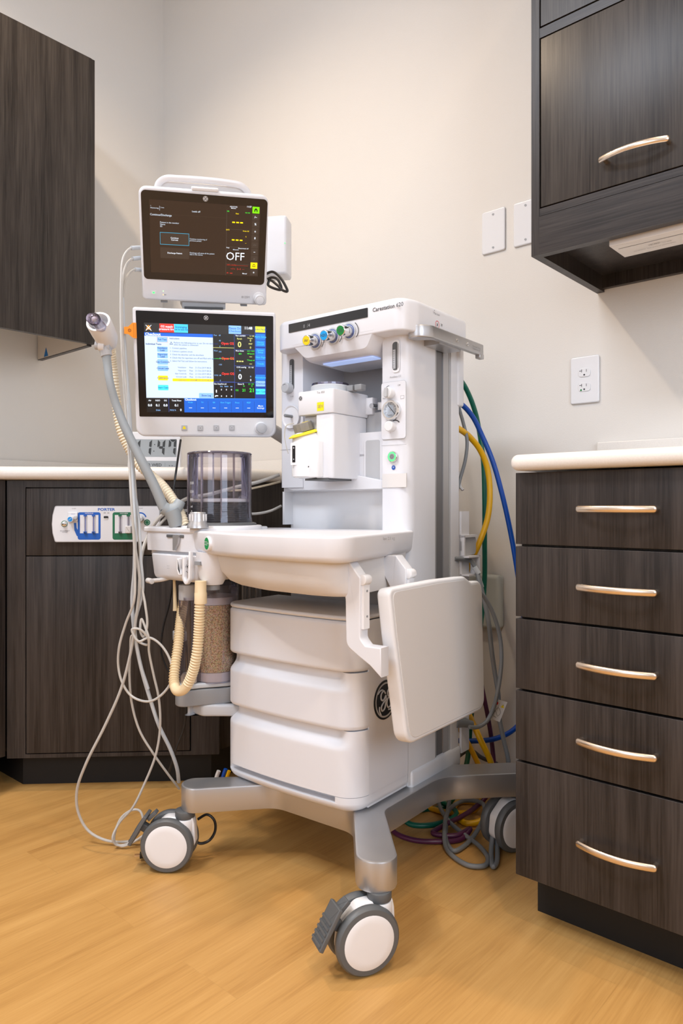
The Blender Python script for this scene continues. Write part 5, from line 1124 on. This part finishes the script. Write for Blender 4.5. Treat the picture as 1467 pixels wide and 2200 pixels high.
# holder head: open tube pointing to upper left towards camera
hc = S_([(222, 712, 1.60)])[0]; axd = (S_([(209, 683, 1.555)])[0]-S_([(229, 722, 1.61)])[0]).normalized(); zq = axd.to_track_quat('Z', 'Y').to_matrix().to_4x4(); TH_ = Matrix.Translation(S_([(231, 730, 1.61)])[0]) @ zq
Q = MB('white_soft', TH_); Lh = .062
Q.lathe([(.014, -.020), (.019, -.010), (.0245, .004), (.0262, .03), (.0268, Lh-.002), (.0258, Lh), (.0215, Lh), (.021, Lh-.002), (.0195, .02), (.001, .018)], n=32); Q.box(.012, .0262, -.006, .006, .008, .040, 'offwhite', T=TH_ @ Matrix.Rotation(1.2, 4, 'Z')); part('holder_head', Q, sa)
Q = MB('dgrey', TH_); Q.lathe([(.0198, .022), (.001, .0225)], 'mgrey'); part('holder_lining', Q, sa)
el = thing('elbow_connector', 'translucent smoky elbow connector seated in the white holder head', 'connector', Matrix.Translation(W(205, 688, 1.55)))
e0 = -W(205, 688, 1.55); Q = MB('domerib'); w = [p+e0 for p in WP([(222, 708, 1.575), (213, 697, 1.535), (203, 686, 1.515)])]; Q.tube(w, .0125, 16, 'clear', sub=4); Q.sphere((w[-1].x-.001, w[-1].y, w[-1].z), .0138, 'dome'); Q.tube([w[0].lerp(w[1], .3), w[0].lerp(w[1], .5)], .0133, 16, 'cable_blue', sub=1)
w2 = [p+e0 for p in WP([(203, 686, 1.515), (195, 684, 1.50)])]; Q.tube(w2, .0108, 16, 'clear', sub=3); part('elbow', Q, el); Q = MB('portwhite'); Q.sphere((w[-1].x, w[-1].y, w[-1].z), .006, 'portwhite'); part('sampling_port', Q, el, 'white inner port')

# ------------------------------------------------------------------ hoses to the right rear
def hose(P_, r, m, lb, nm='gas_hose', cat='hose', **k): return cable(nm, WP(P_), r, m, lb, cat, n=12, **k)
hose([(965, 800, 1.88), (990, 818, 1.92), (1008, 850, 1.95), (1022, 890, 1.97), (1030, 930, 1.98), (1038, 990, 1.98), (1041, 1080, 1.98), (1041, 1160, 1.98), (1041, 1240, 1.98), (1037, 1300, 1.97), (1030, 1360, 1.95), (1020, 1450, 1.94), (1010, 1560, 1.93), (1000, 1650, 1.93), (960, 1730, 1.93), (900, 1740, 1.92), (860, 1745, 1.84), (880, 1770, 1.80), (930, 1772, 1.80), (980, 1750, 1.86), (960, 1728, 1.92), (920, 1720, 1.96), (880, 1738, 1.90)], .0068, 'green', 'dark green gas hose dropping straight behind the cart')
hose([(965, 862, 1.84), (990, 868, 1.87), (1015, 895, 1.89), (1035, 935, 1.90), (1058, 990, 1.90), (1078, 1060, 1.90), (1096, 1140, 1.90), (1110, 1220, 1.90), (1125, 1330, 1.92), (1135, 1450, 1.94), (1125, 1540, 1.94), (1100, 1570, 1.93), (1060, 1588, 1.92), (1010, 1592, 1.92), (960, 1590, 1.90)], .0068, 'blue', 'blue gas hose arching behind the right drawer cabinet')
hose([(970, 915, 1.80), (990, 924, 1.83), (1010, 940, 1.86), (1030, 965, 1.88), (1045, 1000, 1.89), (1052, 1050, 1.89), (1048, 1110, 1.88), (1030, 1165, 1.86), (1005, 1220, 1.85), (985, 1280, 1.85), (975, 1400, 1.88), (985, 1480, 1.90), (1005, 1530, 1.88), (1030, 1585, 1.84), (1055, 1640, 1.84), (1062, 1690, 1.84), (1056, 1740, 1.84), (1030, 1765, 1.82), (1000, 1768, 1.84), (975, 1740, 1.92), (990, 1722, 1.98), (1040, 1725, 1.96)], .0078, 'yellow', 'yellow gas hose curving out from the cart rear and down to the floor')
hose([(975, 1540, 1.90), (990, 1570, 1.90), (1012, 1610, 1.90), (1030, 1650, 1.90), (1040, 1700, 1.90), (1020, 1740, 1.92), (960, 1745, 1.95), (920, 1735, 1.97)], .0070, 'yellow', 'second yellow hose strand crossing low behind the cart leg')
hose([(1030, 1440, 1.97), (1036, 1480, 1.96), (1048, 1540, 1.95), (1057, 1600, 1.94), (1060, 1660, 1.93), (1045, 1710, 1.90), (1020, 1735, 1.88), (990, 1755, 1.83), (960, 1770, 1.79), (930, 1790, 1.75), (980, 1795, 1.74), (1010, 1780, 1.76), (990, 1803, 1.735), (940, 1808, 1.725), (890, 1805, 1.73), (850, 1790, 1.76), (835, 1770, 1.80)], .0062, 'purple', 'dark purple vacuum hose lying on the floor behind the front leg')
hose([(985, 830, 1.82), (985, 870, 1.83), (994, 905, 1.84), (1003, 945, 1.84), (1000, 985, 1.84), (988, 1030, 1.84), (975, 1080, 1.83)], .0045, 'cable_grey', 'grey cord bulging from the cart back at mid height', 'grey_cable', 'cable')
hose([(975, 1200, 1.76), (1000, 1202, 1.78), (1013, 1206, 1.79), (1022, 1222, 1.79), (1030, 1250, 1.78), (1040, 1290, 1.78), (1050, 1340, 1.78), (1055, 1390, 1.79), (1062, 1440, 1.80), (1070, 1490, 1.80), (1072, 1540, 1.80), (1082, 1590, 1.80), (1092, 1640, 1.80), (1085, 1700, 1.80), (1072, 1740, 1.77), (1064, 1780, 1.72), (1068, 1820, 1.68), (1066, 1855, 1.635), (1059, 1862, 1.63), (1055, 1830, 1.66), (1058, 1780, 1.71), (1052, 1755, 1.74)], .0058, 'cable_grey', 'dark grey power cord from the cart bracket, looping nearest the rear wheel', 'grey_cable', 'cable')
hose([(1028, 1268, 1.72), (1042, 1285, 1.73), (1060, 1320, 1.74), (1074, 1370, 1.75), (1077, 1420, 1.75), (1070, 1480, 1.75), (1060, 1520, 1.75), (1045, 1550, 1.74), (1025, 1562, 1.73), (1008, 1562, 1.72)], .0050, 'cable_grey', 'grey power cord bowing out behind the tray and plugged in low on the cart', 'grey_cable', 'cable')
hose([(940, 1715, 1.90), (948, 1740, 1.84), (965, 1765, 1.80), (1000, 1795, 1.74), (1030, 1818, 1.70), (1048, 1845, 1.65), (1040, 1860, 1.63), (1010, 1860, 1.63), (980, 1845, 1.65), (958, 1820, 1.69), (955, 1780, 1.75), (965, 1740, 1.84), (1000, 1720, 1.90), (1035, 1725, 1.88), (1040, 1750, 1.82), (1025, 1785, 1.755), (1000, 1815, 1.705), (975, 1828, 1.69), (960, 1810, 1.72), (958, 1770, 1.79), (965, 1720, 1.90)], .0055, 'cable_grey', 'grey power cord coiled in loops on the floor behind the cart', 'grey_cable', 'cable')
hose([(870, 1745, 1.90), (920, 1700, 1.98), (985, 1625, 1.99), (1010, 1612, 1.99), (1035, 1628, 1.98), (1065, 1640, 1.98), (1090, 1660, 1.97)], .0055, 'dgrey', 'dark cord arching just above the rear cart leg', 'grey_cable', 'cable')
Q = MB('cable_grey', MM @ Matrix.Translation(ML(985, 1553, 1.78)) @ Matrix.Rotation(math.radians(65), 4, 'Z')); Q.tube([(-.012, 0, .004), (.012, 0, 0), (.03, 0, -.006), (.042, 0, -.008)], lambda t_, i: .0155-.008*t_, 12); tag(Q.make('power_plug'), 'tapered grey power plug low on the cart rear', 'plug')
Q = MB('white'); T = Matrix.Translation(W(1068, 1525, 1.76)) @ Matrix.Rotation(math.radians(12), 4, 'Z') @ Matrix.Rotation(PI/2, 4, 'X') @ Matrix.Rotation(math.radians(-22), 4, 'Z')
Q.prism([(-.017, -.024), (.017, -.026), (.018, .026), (-.016, .024)], 0, .0008, 'portwhite', T=T); Q.ring(-.008, .015, .0, .0042, .0011, 'red', T); Q.text('!', .010, .013, .010, .0011, 'ink', T); Q.flat([(.005, .009), (.015, .009), (.010, .018)], .0010, 'ydial', T); Q.tube([(-.012, -.012, .001), (-.004, -.004, .001), (.006, -.014, .001), (.010, -.004, .001), (0, .006, .001), (-.006, -.016, .001), (.004, -.018, .001)], .0004, 4, 'ink', T); Q.rect(-.001, -.002, .0, .018, .0011, 'inkgrey', T)
tag(Q.make('cord_tag'), 'white warning tag with signature wrapped on the grey cord', 'tag')
Q = MB('portwhite'); 
for (a_, b_) in (((1019, 1218), (1028, 1232)), ((1028, 1243), (1034, 1262))): Q.tube(WP([a_, b_], 1.785), .0068, 10, 'cable_blue', sub=2)
tag(Q.make('cable_label'), 'pale wrap labels around the grey cord beside the green hose', 'label')
# connectors seen over the left leg
cl = 0
for i, (x, y, m, lb) in enumerate(((467, 1664, 'offwhite', 'small white connector resting low behind the left cart leg'), (482, 1660, 'blue', 'small blue connector resting low behind the left cart leg'), (489, 1664, 'yellow', 'small yellow connector resting low behind the left cart leg'))):
    Q = MB(m); p = W(x, y, 1.93); Q.tube([p+Vector((-.006, 0, -.02)), p, p+Vector((.004, 0, .010))], .0055, 8); Q.tube([p+Vector((-.006, 0, -.02)), p+Vector((.0, .02, -.05)), p+Vector((.03, .03, -.075))], .004, 6); tag(Q.make('hose_connector'), lb, 'connector')
Q = MB('cream'); Q.tube(WP([(374, 1240, 1.70), (375, 1265, 1.70), (376, 1300, 1.70), (376, 1312, 1.70)]), lambda t_, i: .0032+.0022*t_, 8); tag(Q.make('hanging_strap'), 'narrow cream strap hanging under the breathing module', 'strap')

# ------------------------------------------------------------------ ceiling lamps (bodies)
for i, (x, y, p) in enumerate(LAMPS):
    Q = MB('white', Matrix.Translation((x, y, CEIL))); Q.lathe([(.085, 0), (.085, -.006), (.07, -.008), (.066, -.004)], 'white'); Q.flat(circ(0, 0, .066), -.0035, 'lamp_disc'); Q.flat(circ(0, 0, .066)[::-1], -.0036, 'lamp_disc')
    o = Q.make('downlight'); tag(o, ['recessed round downlight above the right worktop', 'recessed round downlight above the corner cabinet', 'recessed round downlight above the camera position', 'recessed round downlight near the left wall behind the camera', 'recessed round downlight near the right wall behind the camera'][i], 'ceiling light')

Q = MB('white', Matrix.Translation((*PANEL, CEIL)) @ Matrix.Rotation(AR, 4, 'Z')); Q.box(-.61, .61, -.31, .31, -.012, 0, 'white'); Q.rect(-.58, .29, .58, -.29, -.0125, 'lamp_panel')
tag(Q.make('ceiling_panel'), 'rectangular cool white ceiling light panel behind the camera', 'ceiling light')
